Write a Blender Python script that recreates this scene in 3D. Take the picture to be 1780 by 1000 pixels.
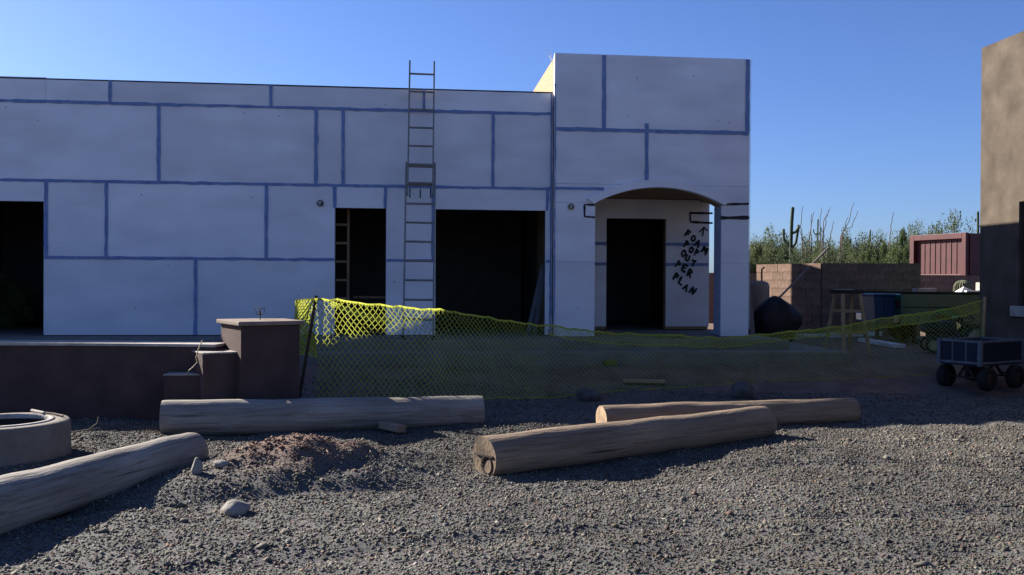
import bpy, bmesh, math, random
import numpy as np
from mathutils import Vector, Matrix
R = math.radians
random.seed(7); rng = np.random.default_rng(11)
scene = bpy.context.scene
for o in list(bpy.data.objects): bpy.data.objects.remove(o)

# ------------------------------------------------------------------ camera
FPX, CX, CY, EYE = 1600.0, 890.0, 500.0, 1.5
YAW, PITCH, ROLL = R(6.0), 10.0/1600.0, 0.0057
F0 = Vector((math.sin(YAW), math.cos(YAW), 0)); R0 = Vector((math.cos(YAW), -math.sin(YAW), 0)); Z0 = Vector((0, 0, 1))
FW = F0*math.cos(PITCH) - Z0*math.sin(PITCH); UP = Z0*math.cos(PITCH) + F0*math.sin(PITCH)
RC = R0*math.cos(ROLL) + UP*math.sin(ROLL); UC = UP*math.cos(ROLL) - R0*math.sin(ROLL)
CAM = Vector((0, 0, EYE))
cam_d = bpy.data.cameras.new('camera'); cam_d.sensor_width = 36.0; cam_d.lens = 36.0*FPX/1780.0
cam_d.clip_start = 0.05; cam_d.clip_end = 3000
cam = bpy.data.objects.new('camera', cam_d); scene.collection.objects.link(cam)
m3 = Matrix((RC, UC, -FW)).transposed()
cam.matrix_world = Matrix.Translation(CAM) @ m3.to_4x4()
scene.camera = cam

# ------------------------------------------------------------------ light
SUN = Vector((-1.45, 1.2, 1.0)).normalized()
w = bpy.data.worlds.new('World'); scene.world = w; w.use_nodes = True
nt = w.node_tree; nt.nodes.clear()
sky = nt.nodes.new('ShaderNodeTexSky'); sky.sky_type = 'NISHITA'; sky.sun_disc = False
sky.sun_elevation = math.asin(SUN.z); sky.sun_rotation = math.atan2(SUN.x, SUN.y)
sky.altitude = 800; sky.air_density = 1.0; sky.dust_density = 1.2; sky.ozone_density = 2.5
bg = nt.nodes.new('ShaderNodeBackground'); bg.inputs['Strength'].default_value = 0.05
wo = nt.nodes.new('ShaderNodeOutputWorld')
wb = nt.nodes.new('ShaderNodeMix'); wb.data_type = 'RGBA'; wb.blend_type = 'MULTIPLY'; wb.inputs[0].default_value = 1.0
wb.inputs[7].default_value = (0.56, 0.71, 1.10, 1)            # the phone's cool white balance, one even tint over the whole sky
nt.links.new(sky.outputs[0], wb.inputs[6]); nt.links.new(wb.outputs[2], bg.inputs[0]); nt.links.new(bg.outputs[0], wo.inputs[0])
sl = bpy.data.lights.new('sun', 'SUN'); sl.energy = 5.0; sl.angle = R(0.5); sl.color = (1.0, 0.93, 0.82)
so = bpy.data.objects.new('sun', sl); scene.collection.objects.link(so)
so.rotation_euler = (-SUN).to_track_quat('-Z', 'Y').to_euler(); so.location = (-20, 18, 16)
vs = scene.view_settings
vs.view_transform = 'Standard'; vs.look = 'None'; vs.gamma = 1.0; vs.use_curve_mapping = False
vs.exposure = 1.5

# ------------------------------------------------------------------ placement helpers
def ray(px, py): return (FW + RC*((px-CX)/FPX) - UC*((py-CY)/FPX))
def P(px, py, d): return CAM + ray(px, py)*d                      # at a depth along the view axis
def G(px, py, z=0.0): r = ray(px, py); return CAM + r*((z-EYE)/r.z)  # on a level plane
def W(px, py, Y): r = ray(px, py); return CAM + r*(Y/r.y)           # on a plane facing the camera, parallel to the front wall
def S(px, py, X): r = ray(px, py); return CAM + r*(X/r.x)

# ------------------------------------------------------------------ mesh helpers
class MB:
    def __init__(s): s.v = []; s.f = []; s.sm = []
    def add(s, vs_, fs, smooth=False):
        o = len(s.v); s.v += [tuple(p) for p in vs_]
        for f in fs: s.f.append(tuple(i+o for i in f)); s.sm.append(smooth)
        return s
    def box(s, x0, x1, y0, y1, z0, z1, M=None):
        vs_ = [(x, y, z) for z in (z0, z1) for y in (y0, y1) for x in (x0, x1)]
        if M is not None: vs_ = [M @ Vector(p) for p in vs_]
        return s.add(vs_, [(0,2,3,1), (4,5,7,6), (0,1,5,4), (2,6,7,3), (0,4,6,2), (1,3,7,5)])
    def bar(s, a, b, w_, h_, up=(0,0,1)):
        a = Vector(a); b = Vector(b); d = b-a; L = d.length; d.normalize()
        u = Vector(up); 
        if abs(d.dot(u)) > .97: u = Vector((0,1,0))
        sd = d.cross(u).normalized(); u = sd.cross(d)
        M = Matrix((d, sd, u)).transposed().to_4x4(); M.translation = a
        return s.box(0, L, -w_/2, w_/2, -h_/2, h_/2, M)
    def tube(s, pts, rad, n=8, cap=True):
        pts = [Vector(p) for p in pts]; k = len(pts)
        if not hasattr(rad, '__len__'): rad = [rad]*k
        vs_, fs = [], []; ref = None
        for i, p in enumerate(pts):
            t = (pts[min(i+1, k-1)] - pts[max(i-1, 0)]).normalized()
            if ref is None:
                ref = Vector((0,0,1)) if abs(t.z) < .9 else Vector((1,0,0))
            a = (ref - t*ref.dot(t)).normalized(); b = t.cross(a); ref = a
            for j in range(n):
                q = 2*math.pi*j/n; vs_.append(p + (a*math.cos(q)+b*math.sin(q))*rad[i])
        for i in range(k-1):
            for j in range(n):
                fs.append((i*n+j, i*n+(j+1)%n, (i+1)*n+(j+1)%n, (i+1)*n+j))
        s.add(vs_, fs, True)
        if cap:
            s.add([vs_[j] for j in range(n)], [tuple(range(n-1, -1, -1))])
            s.add([vs_[(k-1)*n+j] for j in range(n)], [tuple(range(n))])
        return s
    def lathe(s, prof, c=(0,0,0), n=24, M=None, smooth=True):
        vs_, fs = [], []
        for (r_, z_) in prof:
            for j in range(n):
                q = 2*math.pi*j/n; p = Vector((c[0]+r_*math.cos(q), c[1]+r_*math.sin(q), c[2]+z_))
                vs_.append(M @ p if M is not None else p)
        for i in range(len(prof)-1):
            for j in range(n): fs.append((i*n+j, i*n+(j+1)%n, (i+1)*n+(j+1)%n, (i+1)*n+j))
        return s.add(vs_, fs, smooth)
    def disc(s, c, r_, n=24, M=None):
        vs_ = [Vector((c[0]+r_*math.cos(2*math.pi*j/n), c[1]+r_*math.sin(2*math.pi*j/n), c[2])) for j in range(n)]
        if M is not None: vs_ = [M @ p for p in vs_]
        return s.add(vs_, [tuple(range(n))])
    def prism(s, outline, y0, y1):           # outline in (x, z), extruded along y
        n = len(outline)
        vs_ = [(x, y0, z) for x, z in outline] + [(x, y1, z) for x, z in outline]
        return s.add(vs_, [tuple(range(n)), tuple(range(2*n-1, n-1, -1))] + [(i, i+n, (i+1)%n+n, (i+1)%n) for i in range(n)])
    def build(s, name, mat, parent=None, loc=None, bevel=0, **kw):
        me = bpy.data.meshes.new(name); me.from_pydata(s.v, [], s.f)
        me.polygons.foreach_set('use_smooth', s.sm); me.validate(); me.update()
        bm = bmesh.new(); bm.from_mesh(me); bmesh.ops.recalc_face_normals(bm, faces=bm.faces[:]); bm.to_mesh(me); bm.free()
        return link(name, me, mat, parent, loc, bevel, **kw)
def link(name, me, mat, parent=None, loc=None, bevel=0, **kw):
    if mat is not None and not me.materials: me.materials.append(mat)
    o = bpy.data.objects.new(name, me); scene.collection.objects.link(o)
    if parent is not None: o.parent = parent
    if loc is not None: o.location = loc
    if bevel:
        b = o.modifiers.new('bevel', 'BEVEL'); b.width = bevel; b.segments = 2; b.limit_method = 'ANGLE'
    tag(o, **kw); return o
def tag(o, label=None, cat=None, group=None, kind=None):
    if label: o['label'] = label
    if cat: o['category'] = cat
    if group: o['group'] = group
    if kind: o['kind'] = kind
    return o
def thing(name, label, cat, loc=(0,0,0), rz=0, group=None):
    o = bpy.data.objects.new(name, None); scene.collection.objects.link(o)
    o.location = loc; o.rotation_euler = (0, 0, rz); o.empty_display_size = .2
    return tag(o, label, cat, group)
def copy_tree(o, parent=None):
    c = o.copy(); scene.collection.objects.link(c); c.parent = parent
    for ch in [x for x in bpy.data.objects if x.parent == o]: copy_tree(ch, c)
    return c

# value noise in numpy
_T = rng.random((256, 256))
def vnoise(x, y):
    xi = np.floor(x).astype(int); yi = np.floor(y).astype(int); fx = x-xi; fy = y-yi
    fx = fx*fx*(3-2*fx); fy = fy*fy*(3-2*fy)
    g = lambda a, b: _T[a % 256, b % 256]
    return (g(xi,yi)*(1-fx)+g(xi+1,yi)*fx)*(1-fy) + (g(xi,yi+1)*(1-fx)+g(xi+1,yi+1)*fx)*fy - .5
def sstep(a, b, t): t = np.clip((t-a)/(b-a), 0, 1); return t*t*(3-2*t)

# ------------------------------------------------------------------ materials
def mat(name, c1, c2=None, rough=.8, scale=6, bump=0.0, bscale=None, detail=6, metal=0.0, stretch=None, spec=.3, pos=(.35, .7), extra=None, coat=0):
    m = bpy.data.materials.new(name); m.use_nodes = True; n = m.node_tree; L = n.links
    b = n.nodes['Principled BSDF']; b.inputs['Roughness'].default_value = rough; b.inputs['Metallic'].default_value = metal
    b.inputs['Specular IOR Level'].default_value = spec
    if coat: b.inputs['Coat Weight'].default_value = coat; b.inputs['Coat Roughness'].default_value = .15
    tc = n.nodes.new('ShaderNodeTexCoord'); mp = n.nodes.new('ShaderNodeMapping')
    L.new(tc.outputs['Object'], mp.inputs[0])
    if stretch: mp.inputs['Scale'].default_value = stretch
    ns = n.nodes.new('ShaderNodeTexNoise'); ns.inputs['Scale'].default_value = scale; ns.inputs['Detail'].default_value = detail
    L.new(mp.outputs[0], ns.inputs['Vector'])
    rp = n.nodes.new('ShaderNodeValToRGB'); rp.color_ramp.elements[0].position = pos[0]; rp.color_ramp.elements[1].position = pos[1]
    c2 = c2 or tuple(x*.8 for x in c1)
    rp.color_ramp.elements[0].color = (*c2, 1); rp.color_ramp.elements[1].color = (*c1, 1)
    L.new(ns.outputs[0], rp.inputs[0]); col = rp.outputs[0]
    if extra: col = extra(n, L, mp, col)
    L.new(col, b.inputs['Base Color'])
    if bump:
        n2 = n.nodes.new('ShaderNodeTexNoise'); n2.inputs['Scale'].default_value = bscale or scale*4; n2.inputs['Detail'].default_value = 5
        L.new(mp.outputs[0], n2.inputs['Vector'])
        bp = n.nodes.new('ShaderNodeBump'); bp.inputs['Strength'].default_value = bump; bp.inputs['Distance'].default_value = .02
        L.new(n2.outputs[0], bp.inputs['Height']); L.new(bp.outputs[0], b.inputs['Normal'])
    return m
def rand_tint(amount):
    def fn(n, L, mp, col):
        oi = n.nodes.new('ShaderNodeObjectInfo'); mr = n.nodes.new('ShaderNodeMapRange')
        mr.inputs['To Min'].default_value = 1-amount; mr.inputs['To Max'].default_value = 1+amount
        L.new(oi.outputs['Random'], mr.inputs[0])
        mx = n.nodes.new('ShaderNodeMix'); mx.data_type = 'RGBA'; mx.blend_type = 'MULTIPLY'; mx.inputs[0].default_value = 1
        L.new(col, mx.inputs[6]); L.new(mr.outputs[0], mx.inputs[7]); return mx.outputs[2]
    return fn
def attr_mult(n, L, mp, col):
    at = n.nodes.new('ShaderNodeAttribute'); at.attribute_name = 'tint'
    mx = n.nodes.new('ShaderNodeMix'); mx.data_type = 'RGBA'; mx.blend_type = 'MULTIPLY'; mx.inputs[0].default_value = 1
    L.new(col, mx.inputs[6]); L.new(at.outputs['Color'], mx.inputs[7]); return mx.outputs[2]
def foam_extra(n, L, mp, col):               # long faint smears plus the dark heads of the fixing washers
    a = rand_tint(.07)(n, L, mp, col)
    m2 = n.nodes.new('ShaderNodeMapping'); m2.inputs['Scale'].default_value = (.6, 1, 1.8); L.new(mp.outputs[0], m2.inputs[0])
    ns = n.nodes.new('ShaderNodeTexNoise'); ns.inputs['Scale'].default_value = 1.6; ns.inputs['Detail'].default_value = 7
    L.new(m2.outputs[0], ns.inputs['Vector'])
    rp = n.nodes.new('ShaderNodeValToRGB'); rp.color_ramp.elements[0].position = .33; rp.color_ramp.elements[1].position = .6
    rp.color_ramp.elements[0].color = (.88, .88, .87, 1); rp.color_ramp.elements[1].color = (1, 1, 1, 1); L.new(ns.outputs[0], rp.inputs[0])
    mx = n.nodes.new('ShaderNodeMix'); mx.data_type = 'RGBA'; mx.blend_type = 'MULTIPLY'; mx.inputs[0].default_value = 1
    L.new(a, mx.inputs[6]); L.new(rp.outputs[0], mx.inputs[7])
    vo = n.nodes.new('ShaderNodeTexVoronoi'); vo.inputs['Scale'].default_value = 3.2; L.new(mp.outputs[0], vo.inputs['Vector'])
    lt = n.nodes.new('ShaderNodeMath'); lt.operation = 'LESS_THAN'; lt.inputs[1].default_value = .05; L.new(vo.outputs['Distance'], lt.inputs[0])
    sc = n.nodes.new('ShaderNodeMath'); sc.operation = 'MULTIPLY'; sc.inputs[1].default_value = .55; L.new(lt.outputs[0], sc.inputs[0])
    m4 = n.nodes.new('ShaderNodeMix'); m4.data_type = 'RGBA'; L.new(sc.outputs[0], m4.inputs[0]); L.new(mx.outputs[2], m4.inputs[6]); m4.inputs[7].default_value = (.2, .2, .22, 1)
    return m4.outputs[2]
def ground_extra(n, L, mp, col):             # gravel speckle, and bare brown dirt where the yard rises to the patio
    vo = n.nodes.new('ShaderNodeTexVoronoi'); vo.inputs['Scale'].default_value = 55; L.new(mp.outputs[0], vo.inputs['Vector'])
    mx = n.nodes.new('ShaderNodeMix'); mx.data_type = 'RGBA'; mx.blend_type = 'OVERLAY'; mx.inputs[0].default_value = .5
    L.new(col, mx.inputs[6]); L.new(vo.outputs['Color'], mx.inputs[7])
    hs = n.nodes.new('ShaderNodeHueSaturation'); hs.inputs['Saturation'].default_value = .35; L.new(mx.outputs[2], hs.inputs['Color'])
    at = n.nodes.new('ShaderNodeAttribute'); at.attribute_name = 'dirt'
    n3 = n.nodes.new('ShaderNodeTexNoise'); n3.inputs['Scale'].default_value = 3; n3.inputs['Detail'].default_value = 8; L.new(mp.outputs[0], n3.inputs['Vector'])
    rp = n.nodes.new('ShaderNodeValToRGB'); rp.color_ramp.elements[0].color = (.1, .062, .046, 1); rp.color_ramp.elements[1].color = (.2, .13, .1, 1)
    rp.color_ramp.elements[0].position = .3; rp.color_ramp.elements[1].position = .7; L.new(n3.outputs[0], rp.inputs[0])
    m2 = n.nodes.new('ShaderNodeMix'); m2.data_type = 'RGBA'; L.new(at.outputs['Fac'], m2.inputs[0]); L.new(hs.outputs[0], m2.inputs[6]); L.new(rp.outputs[0], m2.inputs[7])
    return m2.outputs[2]
def wood_extra(n, L, mp, col):
    m2 = n.nodes.new('ShaderNodeMapping'); m2.inputs['Scale'].default_value = (.5, 9, 9); L.new(mp.outputs[0], m2.inputs[0])
    ns = n.nodes.new('ShaderNodeTexNoise'); ns.inputs['Scale'].default_value = 3; ns.inputs['Detail'].default_value = 8; ns.inputs['Roughness'].default_value = .7
    L.new(m2.outputs[0], ns.inputs['Vector'])
    rp = n.nodes.new('ShaderNodeValToRGB'); rp.color_ramp.elements[0].position = .36; rp.color_ramp.elements[1].position = .52
    rp.color_ramp.elements[0].color = (.35, .3, .27, 1); rp.color_ramp.elements[1].color = (1, 1, 1, 1); L.new(ns.outputs[0], rp.inputs[0])
    mx = n.nodes.new('ShaderNodeMix'); mx.data_type = 'RGBA'; mx.blend_type = 'MULTIPLY'; mx.inputs[0].default_value = .65
    L.new(col, mx.inputs[6]); L.new(rp.outputs[0], mx.inputs[7])
    m3_ = n.nodes.new('ShaderNodeMapping'); m3_.inputs['Scale'].default_value = (1.6, 4.5, 4.5); L.new(mp.outputs[0], m3_.inputs[0])   # knots
    vo = n.nodes.new('ShaderNodeTexVoronoi'); vo.inputs['Scale'].default_value = .8; L.new(m3_.outputs[0], vo.inputs['Vector'])
    mr = n.nodes.new('ShaderNodeMapRange'); mr.inputs['From Min'].default_value = .07; mr.inputs['From Max'].default_value = .2; mr.inputs['To Min'].default_value = .3; L.new(vo.outputs['Distance'], mr.inputs[0])
    mk_ = n.nodes.new('ShaderNodeMix'); mk_.data_type = 'RGBA'; mk_.blend_type = 'MULTIPLY'; mk_.inputs[0].default_value = 1; L.new(mx.outputs[2], mk_.inputs[6]); L.new(mr.outputs[0], mk_.inputs[7])
    return mk_.outputs[2]

M = {}
M['ground'] = mat('gravel_ground', (.102, .089, .072), (.068, .06, .05), .95, 2.2, .6, 60, extra=ground_extra)
M['gravel'] = mat('gravel_stone', (1, 1, 1), (.8, .8, .8), .85, 40, extra=attr_mult)
M['soil'] = mat('red_soil', (.2, .14, .105), (.12, .08, .06), .95, 7, .9, 30)
M['concrete'] = mat('concrete', (.2, .185, .165), (.14, .128, .115), .9, 3, .3, 40)
M['foam'] = mat('foam_board', (.77, .76, .79), (.69, .68, .72), .8, 1.3, .08, 90, extra=foam_extra)
M['tape'] = mat('joint_tape', (.19, .27, .47), (.13, .19, .36), .7, 14)
M['jamb'] = mat('jamb_shade', (.34, .37, .48), (.26, .29, .4), .75, 8)  # darker foam tone that paints shade onto the pier's inner face
M['osb'] = mat('strand_board', (.4, .28, .15), (.28, .19, .1), .8, 16, .3, 40)
M['lumber'] = mat('stud_lumber', (.42, .26, .16), (.28, .17, .1), .75, 5, stretch=(4, 4, .6))
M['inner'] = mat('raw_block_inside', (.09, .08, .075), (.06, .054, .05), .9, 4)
M['felt'] = mat('roof_felt', (.03, .03, .035), (.02, .02, .02), .8, 8)
M['spray'] = mat('black_spray_paint', (.012, .012, .015), (.02, .02, .025), .6, 20)
M['alu'] = mat('dull_aluminium', (.25, .235, .22), (.17, .16, .15), .5, 20, metal=.2)
M['stucco_red'] = mat('red_brown_stucco', (.085, .052, .048), (.058, .036, .034), .95, 4, .4, 60)
M['cap'] = mat('pale_cap', (.44, .40, .36), (.3, .27, .24), .9, 6, .3, 50)
M['cap_brown'] = mat('brown_cap', (.24, .185, .155), (.16, .12, .1), .9, 6, .3, 50)
M['rust'] = mat('rusty_steel', (.09, .055, .04), (.05, .035, .03), .8, 25, metal=.4)
M['ring'] = mat('cast_concrete', (.2, .175, .145), (.13, .112, .093), .9, 6, .4, 50)
M['log'] = mat('weathered_log', (.30, .22, .15), (.17, .125, .09), .85, 2.2, .35, 18, stretch=(.5, 3, 3), extra=wood_extra)
M['log_grey'] = mat('grey_weathered_log', (.33, .30, .26), (.19, .165, .14), .85, 2.2, .35, 18, stretch=(.5, 3, 3), extra=wood_extra)
M['cut'] = mat('cut_wood', (.46, .33, .2), (.24, .16, .1), .85, 9, .3, 40)
M['cut_dark'] = mat('old_cut_wood', (.2, .145, .095), (.1, .07, .048), .9, 7, .4, 30)
M['rot'] = mat('rotten_heart', (.06, .04, .03), (.02, .015, .012), .95, 14, .5, 40)
M['stone'] = mat('pale_stone', (.27, .25, .22), (.17, .155, .14), .9, 9, .4, 50)
M['rock'] = mat('dark_rock', (.11, .1, .09), (.07, .06, .055), .9, 9, .5, 40)
M['brick'] = mat('brown_brick', (.26, .2, .15), (.17, .13, .1), .9, 9, .4, 40)
M['tan'] = mat('tan_stucco', (.115, .09, .067), (.055, .042, .031), .95, 2.4, .45, 60, detail=10, pos=(.3, .68))
M['block'] = mat('split_block', (.22, .145, .11), (.155, .1, .078), .95, 9, .5, 50, extra=rand_tint(.14))
M['mortar'] = mat('mortar', (.24, .2, .17), (.17, .14, .12), .95, 10)
M['red'] = mat('maroon_paint', (.085, .02, .021), (.058, .014, .015), .55, 3, .1, 40)
M['tank'] = mat('tan_plastic', (.3, .23, .17), (.23, .17, .13), .6, 5)
M['tarp'] = mat('black_tarp', (.012, .013, .016), (.008, .008, .01), .55, 6, .3, 20)
M['board'] = mat('grey_board', (.23, .2, .17), (.15, .13, .11), .85, 6, stretch=(1, 5, 5))
M['pine'] = mat('pine_lumber', (.42, .3, .17), (.3, .2, .11), .75, 6)
M['black'] = mat('black_rubber', (.015, .015, .015), (.01, .01, .01), .8, 10)
M['green'] = mat('green_car_paint', (.018, .10, .08), (.014, .08, .062), .3, 2, coat=.5)
M['glass'] = mat('dark_glass', (.02, .025, .03), (.02, .022, .025), .08, 2, spec=.6)
M['chrome'] = mat('dull_chrome', (.4, .4, .4), (.3, .3, .3), .3, 10, metal=.9)
M['blue'] = mat('blue_paint', (.015, .045, .105), (.011, .034, .08), .5, 3)
M['darkblue'] = mat('dark_blue_mesh', (.012, .018, .035), (.008, .012, .025), .6, 5)
M['white'] = mat('white_plastic', (.72, .72, .72), (.6, .6, .6), .6, 5)
M['wagonframe'] = mat('pale_wagon_frame', (.13, .145, .17), (.085, .095, .11), .5, 10)
M['cream'] = mat('cream_rim', (.5, .4, .24), (.3, .24, .14), .7, 22)
M['saguaro'] = mat('saguaro_skin', (.045, .065, .038), (.028, .045, .026), .8, 6, .2, 30)
M['ocotillo'] = mat('ocotillo_cane', (.13, .11, .085), (.08, .07, .055), .9, 10)
M['trunk'] = mat('shrub_wood', (.09, .07, .05), (.05, .04, .03), .9, 10)
M['barrel'] = mat('barrel_cactus_skin', (.2, .2, .13), (.12, .13, .08), .85, 6)

def leaf_mat(name, c1, c2, tr_=.35):
    m = mat(name, c1, c2, .7, 1.6, extra=rand_tint(.15)); n = m.node_tree; L = n.links
    b = n.nodes['Principled BSDF']; tr = n.nodes.new('ShaderNodeBsdfTranslucent'); ad = n.nodes.new('ShaderNodeMixShader'); ad.inputs[0].default_value = tr_
    src = b.inputs['Base Color'].links[0].from_socket; L.new(src, tr.inputs[0])
    L.new(b.outputs[0], ad.inputs[1]); L.new(tr.outputs[0], ad.inputs[2]); L.new(ad.outputs[0], n.nodes['Material Output'].inputs[0]); return m
M['leaf_olive'] = leaf_mat('olive_leaves', (.13, .155, .06), (.068, .085, .036))
M['leaf_green'] = leaf_mat('green_leaves', (.115, .15, .05), (.06, .085, .03))
M['leaf_dark'] = leaf_mat('dark_leaves', (.09, .118, .05), (.048, .064, .03))
M['net'] = leaf_mat('yellow_net', (.46, .49, .08), (.37, .40, .06), .68)

# ------------------------------------------------------------------ the house's measures
SLAB = .634; ZP = 4.597; ZT = 5.21; YF = 14.90; YTF = 14.78; XT0, XT1 = 2.23, 5.50; YB = 16.70; YBACK = 24.6; XL = -13.2
ROWS = [SLAB, 1.835, 3.02, 4.24, ZP]

# ------------------------------------------------------------------ ground
mound_c = G(505, 838); MOUND = (mound_c.x+.1, mound_c.y+.25)
def height(x, y):
    z = .30*sstep(11.6, 13.3, y)
    z = z*(1-sstep(24, 60, y)*.5)
    near = 1-sstep(13, 16, y)
    z = z + near*(.055*vnoise(x*.55+3, y*.55) + .04*vnoise(x*1.7, y*1.7+9) + .03*vnoise(x*4.3, y*4.3) + .012*vnoise(x*9, y*9+3))
    for off_ in (0.0, 1.5):               # old tyre ruts across the yard
        c_ = 5.3+off_+.12*(x-1)+.25*np.sin(x*.7); z = z - .03*np.exp(-((y-c_)/.13)**2)*near
    z = z + (1-near)*.05*vnoise(x*.3, y*.3)
    # mound of spoil in front of the back log
    dx = x-MOUND[0]; dy = y-MOUND[1]; a = .5; u = dx*math.cos(a)+dy*math.sin(a); v = -dx*math.sin(a)+dy*math.cos(a)
    m_ = np.clip(1-np.sqrt((u/1.45)**2+(v/.95)**2), 0, 1)
    z = z + .30*m_**1.2*(1+.4*vnoise(x*5, y*5)+.22*vnoise(x*12, y*12))
    return z
def hz(x, y): return float(height(np.array([x], float), np.array([y], float))[0])
def axis(near0, near1, step, far, growth=1.35):
    a = list(np.arange(near0, near1+1e-6, step)); s_ = step; hi = near1
    while hi < far: s_ *= growth; hi += s_; a.append(hi)
    s_ = step; lo = near0; b = []
    while lo > -far: s_ *= growth; lo -= s_; b.append(lo)
    return np.array(b[::-1]+a)
gx = axis(-8, 10, .055, 900); gy = axis(2.5, 14.2, .055, 1200)
X_, Y_ = np.meshgrid(gx, gy); Zg = height(X_, Y_)
V = np.stack([X_.ravel(), Y_.ravel(), Zg.ravel()], 1)
nx, ny = len(gx), len(gy); ii = (np.arange(ny-1)[:, None]*nx+np.arange(nx-1)[None, :]).ravel()
Fq = np.stack([ii, ii+1, ii+nx+1, ii+nx], 1)
def np_mesh(name, V, Fa):
    me = bpy.data.meshes.new(name); k = Fa.shape[1]
    me.vertices.add(len(V)); me.vertices.foreach_set('co', V.astype(np.float32).ravel())
    me.loops.add(Fa.size); me.loops.foreach_set('vertex_index', Fa.astype(np.int32).ravel())
    me.polygons.add(len(Fa)); me.polygons.foreach_set('loop_start', np.arange(0, Fa.size, k, dtype=np.int32))
    me.update(calc_edges=True); return me
me = np_mesh('ground', V, Fq); me.polygons.foreach_set('use_smooth', np.ones(len(Fq), bool))
at = me.attributes.new('dirt', 'FLOAT', 'POINT')
moundness = np.clip((Zg-.10)/.15, 0, 1)*(Y_ < 10.5)
dirt = np.clip(sstep(11.2, 12.4, Y_ + .8*vnoise(X_*1.1, Y_*1.1)) + moundness, 0, 1)
at.data.foreach_set('value', dirt.ravel().astype(np.float32))
link('ground', me, M['ground'], kind='structure')

# loose gravel: too many stones to count
def stones(n, dmin, dmax, size, tintf):
    d = np.sqrt(rng.random(n)*(dmax**2-dmin**2)+dmin**2); u = (rng.random(n)*2-1)*(.60 + 1.2/d)
    cx = u*d; x = cx*math.cos(YAW)+d*math.sin(YAW); y = -cx*math.sin(YAW)+d*math.cos(YAW)
    s = size*np.exp(rng.normal(0, .38, n)); z = height(x, y)
    base = np.array([[1,0,0],[-1,0,0],[0,1,0],[0,-1,0],[0,0,1],[0,0,-1]], float)
    Vv = base[None]*(1+rng.normal(0, .22, (n, 6, 1)))+rng.normal(0, .18, (n, 6, 3))
    Vv *= np.stack([s*rng.uniform(.8, 1.5, n), s*rng.uniform(.7, 1.2, n), s*rng.uniform(.45, .85, n)], 1)[:, None, :]
    th = rng.random(n)*6.283; c, s_ = np.cos(th), np.sin(th); t2 = rng.normal(0, .45, n); c2, s2 = np.cos(t2), np.sin(t2)
    a = Vv.copy(); a[..., 0] = Vv[..., 0]*c2[:, None]-Vv[..., 2]*s2[:, None]; a[..., 2] = Vv[..., 0]*s2[:, None]+Vv[..., 2]*c2[:, None]
    b = a.copy(); b[..., 0] = a[..., 0]*c[:, None]-a[..., 1]*s_[:, None]; b[..., 1] = a[..., 0]*s_[:, None]+a[..., 1]*c[:, None]
    b += np.stack([x, y, z+s*.25], 1)[:, None, :]
    f = np.array([[0,2,4],[2,1,4],[1,3,4],[3,0,4],[2,0,5],[1,2,5],[3,1,5],[0,3,5]])
    Fa = (f[None]+(np.arange(n)*6)[:, None, None]).reshape(-1, 3)
    return b.reshape(-1, 3), Fa, np.repeat(tintf(n, x, y, z), 6, axis=0)
def tint(n, x, y, z):
    v = np.exp(rng.normal(0, .30, n))*.102*(1+.55*vnoise(x*.8, y*.8+40)+.4*vnoise(x*2.6, y*2.6+7))
    hue = rng.normal(0, .06, (n, 3)); c = np.clip(v[:, None]*(np.array([1.10, 1.0, .83])+hue), .04, .75)
    red = (rng.random(n) < .06); c[red] *= np.array([1.2, .85, .7])
    md = np.clip((z-.12)/.12, 0, 1)*(y < 10.5)*(rng.random(n) < .8); c = c*(1-md[:, None])+md[:, None]*c*np.array([1.35, .84, .72])
    return np.concatenate([np.clip(c, 0, .4), np.ones((n, 1))], 1)
parts_ = [stones(200000, 4.0, 9.7, .0068, tint), stones(1800, 4.0, 9.6, .0105, tint), stones(26000, 9.7, 12.4, .009, tint)]
off = 0; VV, FF, TT = [], [], []
for a, b, c in parts_: VV.append(a); FF.append(b+off); TT.append(c); off += len(a)
me = np_mesh('gravel', np.concatenate(VV), np.concatenate(FF))
ca = me.color_attributes.new('tint', 'FLOAT_COLOR', 'POINT'); ca.data.foreach_set('color', np.concatenate(TT).astype(np.float32).ravel())
link('gravel', me, M['gravel'], label='loose grey crushed gravel covering the yard', kind='stuff')

# patio slabs
xr1 = W(1372, 600, 13.8).x; xr2 = W(1482, 618, 13.25).x
MB().box(XL, xr1, 13.80, YB-.0, -.3, SLAB-.012).build('patio', M['concrete'], bevel=.012, kind='structure')
MB().box(-6.0, xr2, 13.25, 13.797, -.3, .47).box(xr1+.003, xr2, 13.80, 15.6, -.3, .47).build('patio_step', M['concrete'], bevel=.012, kind='structure')

# ------------------------------------------------------------------ the foam-clad house
house = thing('house', 'white foam-clad flat-roofed house under construction with blue taped joints', 'house', (0, YF, SLAB))
HI = Matrix.Translation((0, -YF, -SLAB))
def hb(mb, name, m_, parent=house, bevel=0, label=None):
    return mb.build(name, m_, parent, (0, -YF, -SLAB) if parent is house else None, bevel, label=label)
def cut(rect, holes):
    out = [rect]
    for (a0, a1, b0, b1) in holes:
        nxt = []
        for (x0, x1, z0, z1) in out:
            if a0 >= x1 or a1 <= x0 or b0 >= z1 or b1 <= z0: nxt.append((x0, x1, z0, z1)); continue
            if a0 > x0: nxt.append((x0, a0, z0, z1))
            if a1 < x1: nxt.append((a1, x1, z0, z1))
            l, r_ = max(x0, a0), min(x1, a1)
            if b0 > z0: nxt.append((l, r_, z0, b0))
            if b1 < z1: nxt.append((l, r_, b1, z1))
        out = nxt
    return out
def touching(rs):
    gs = []
    for r_ in rs:
        hit = [g for g in gs if any(r_[0] <= q[1]+1e-6 and q[0] <= r_[1]+1e-6 and r_[2] <= q[3]+1e-6 and q[2] <= r_[3]+1e-6 for q in g)]
        gs = [g for g in gs if g not in hit]+[sum(hit, [])+[r_]]
    return gs
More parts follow.
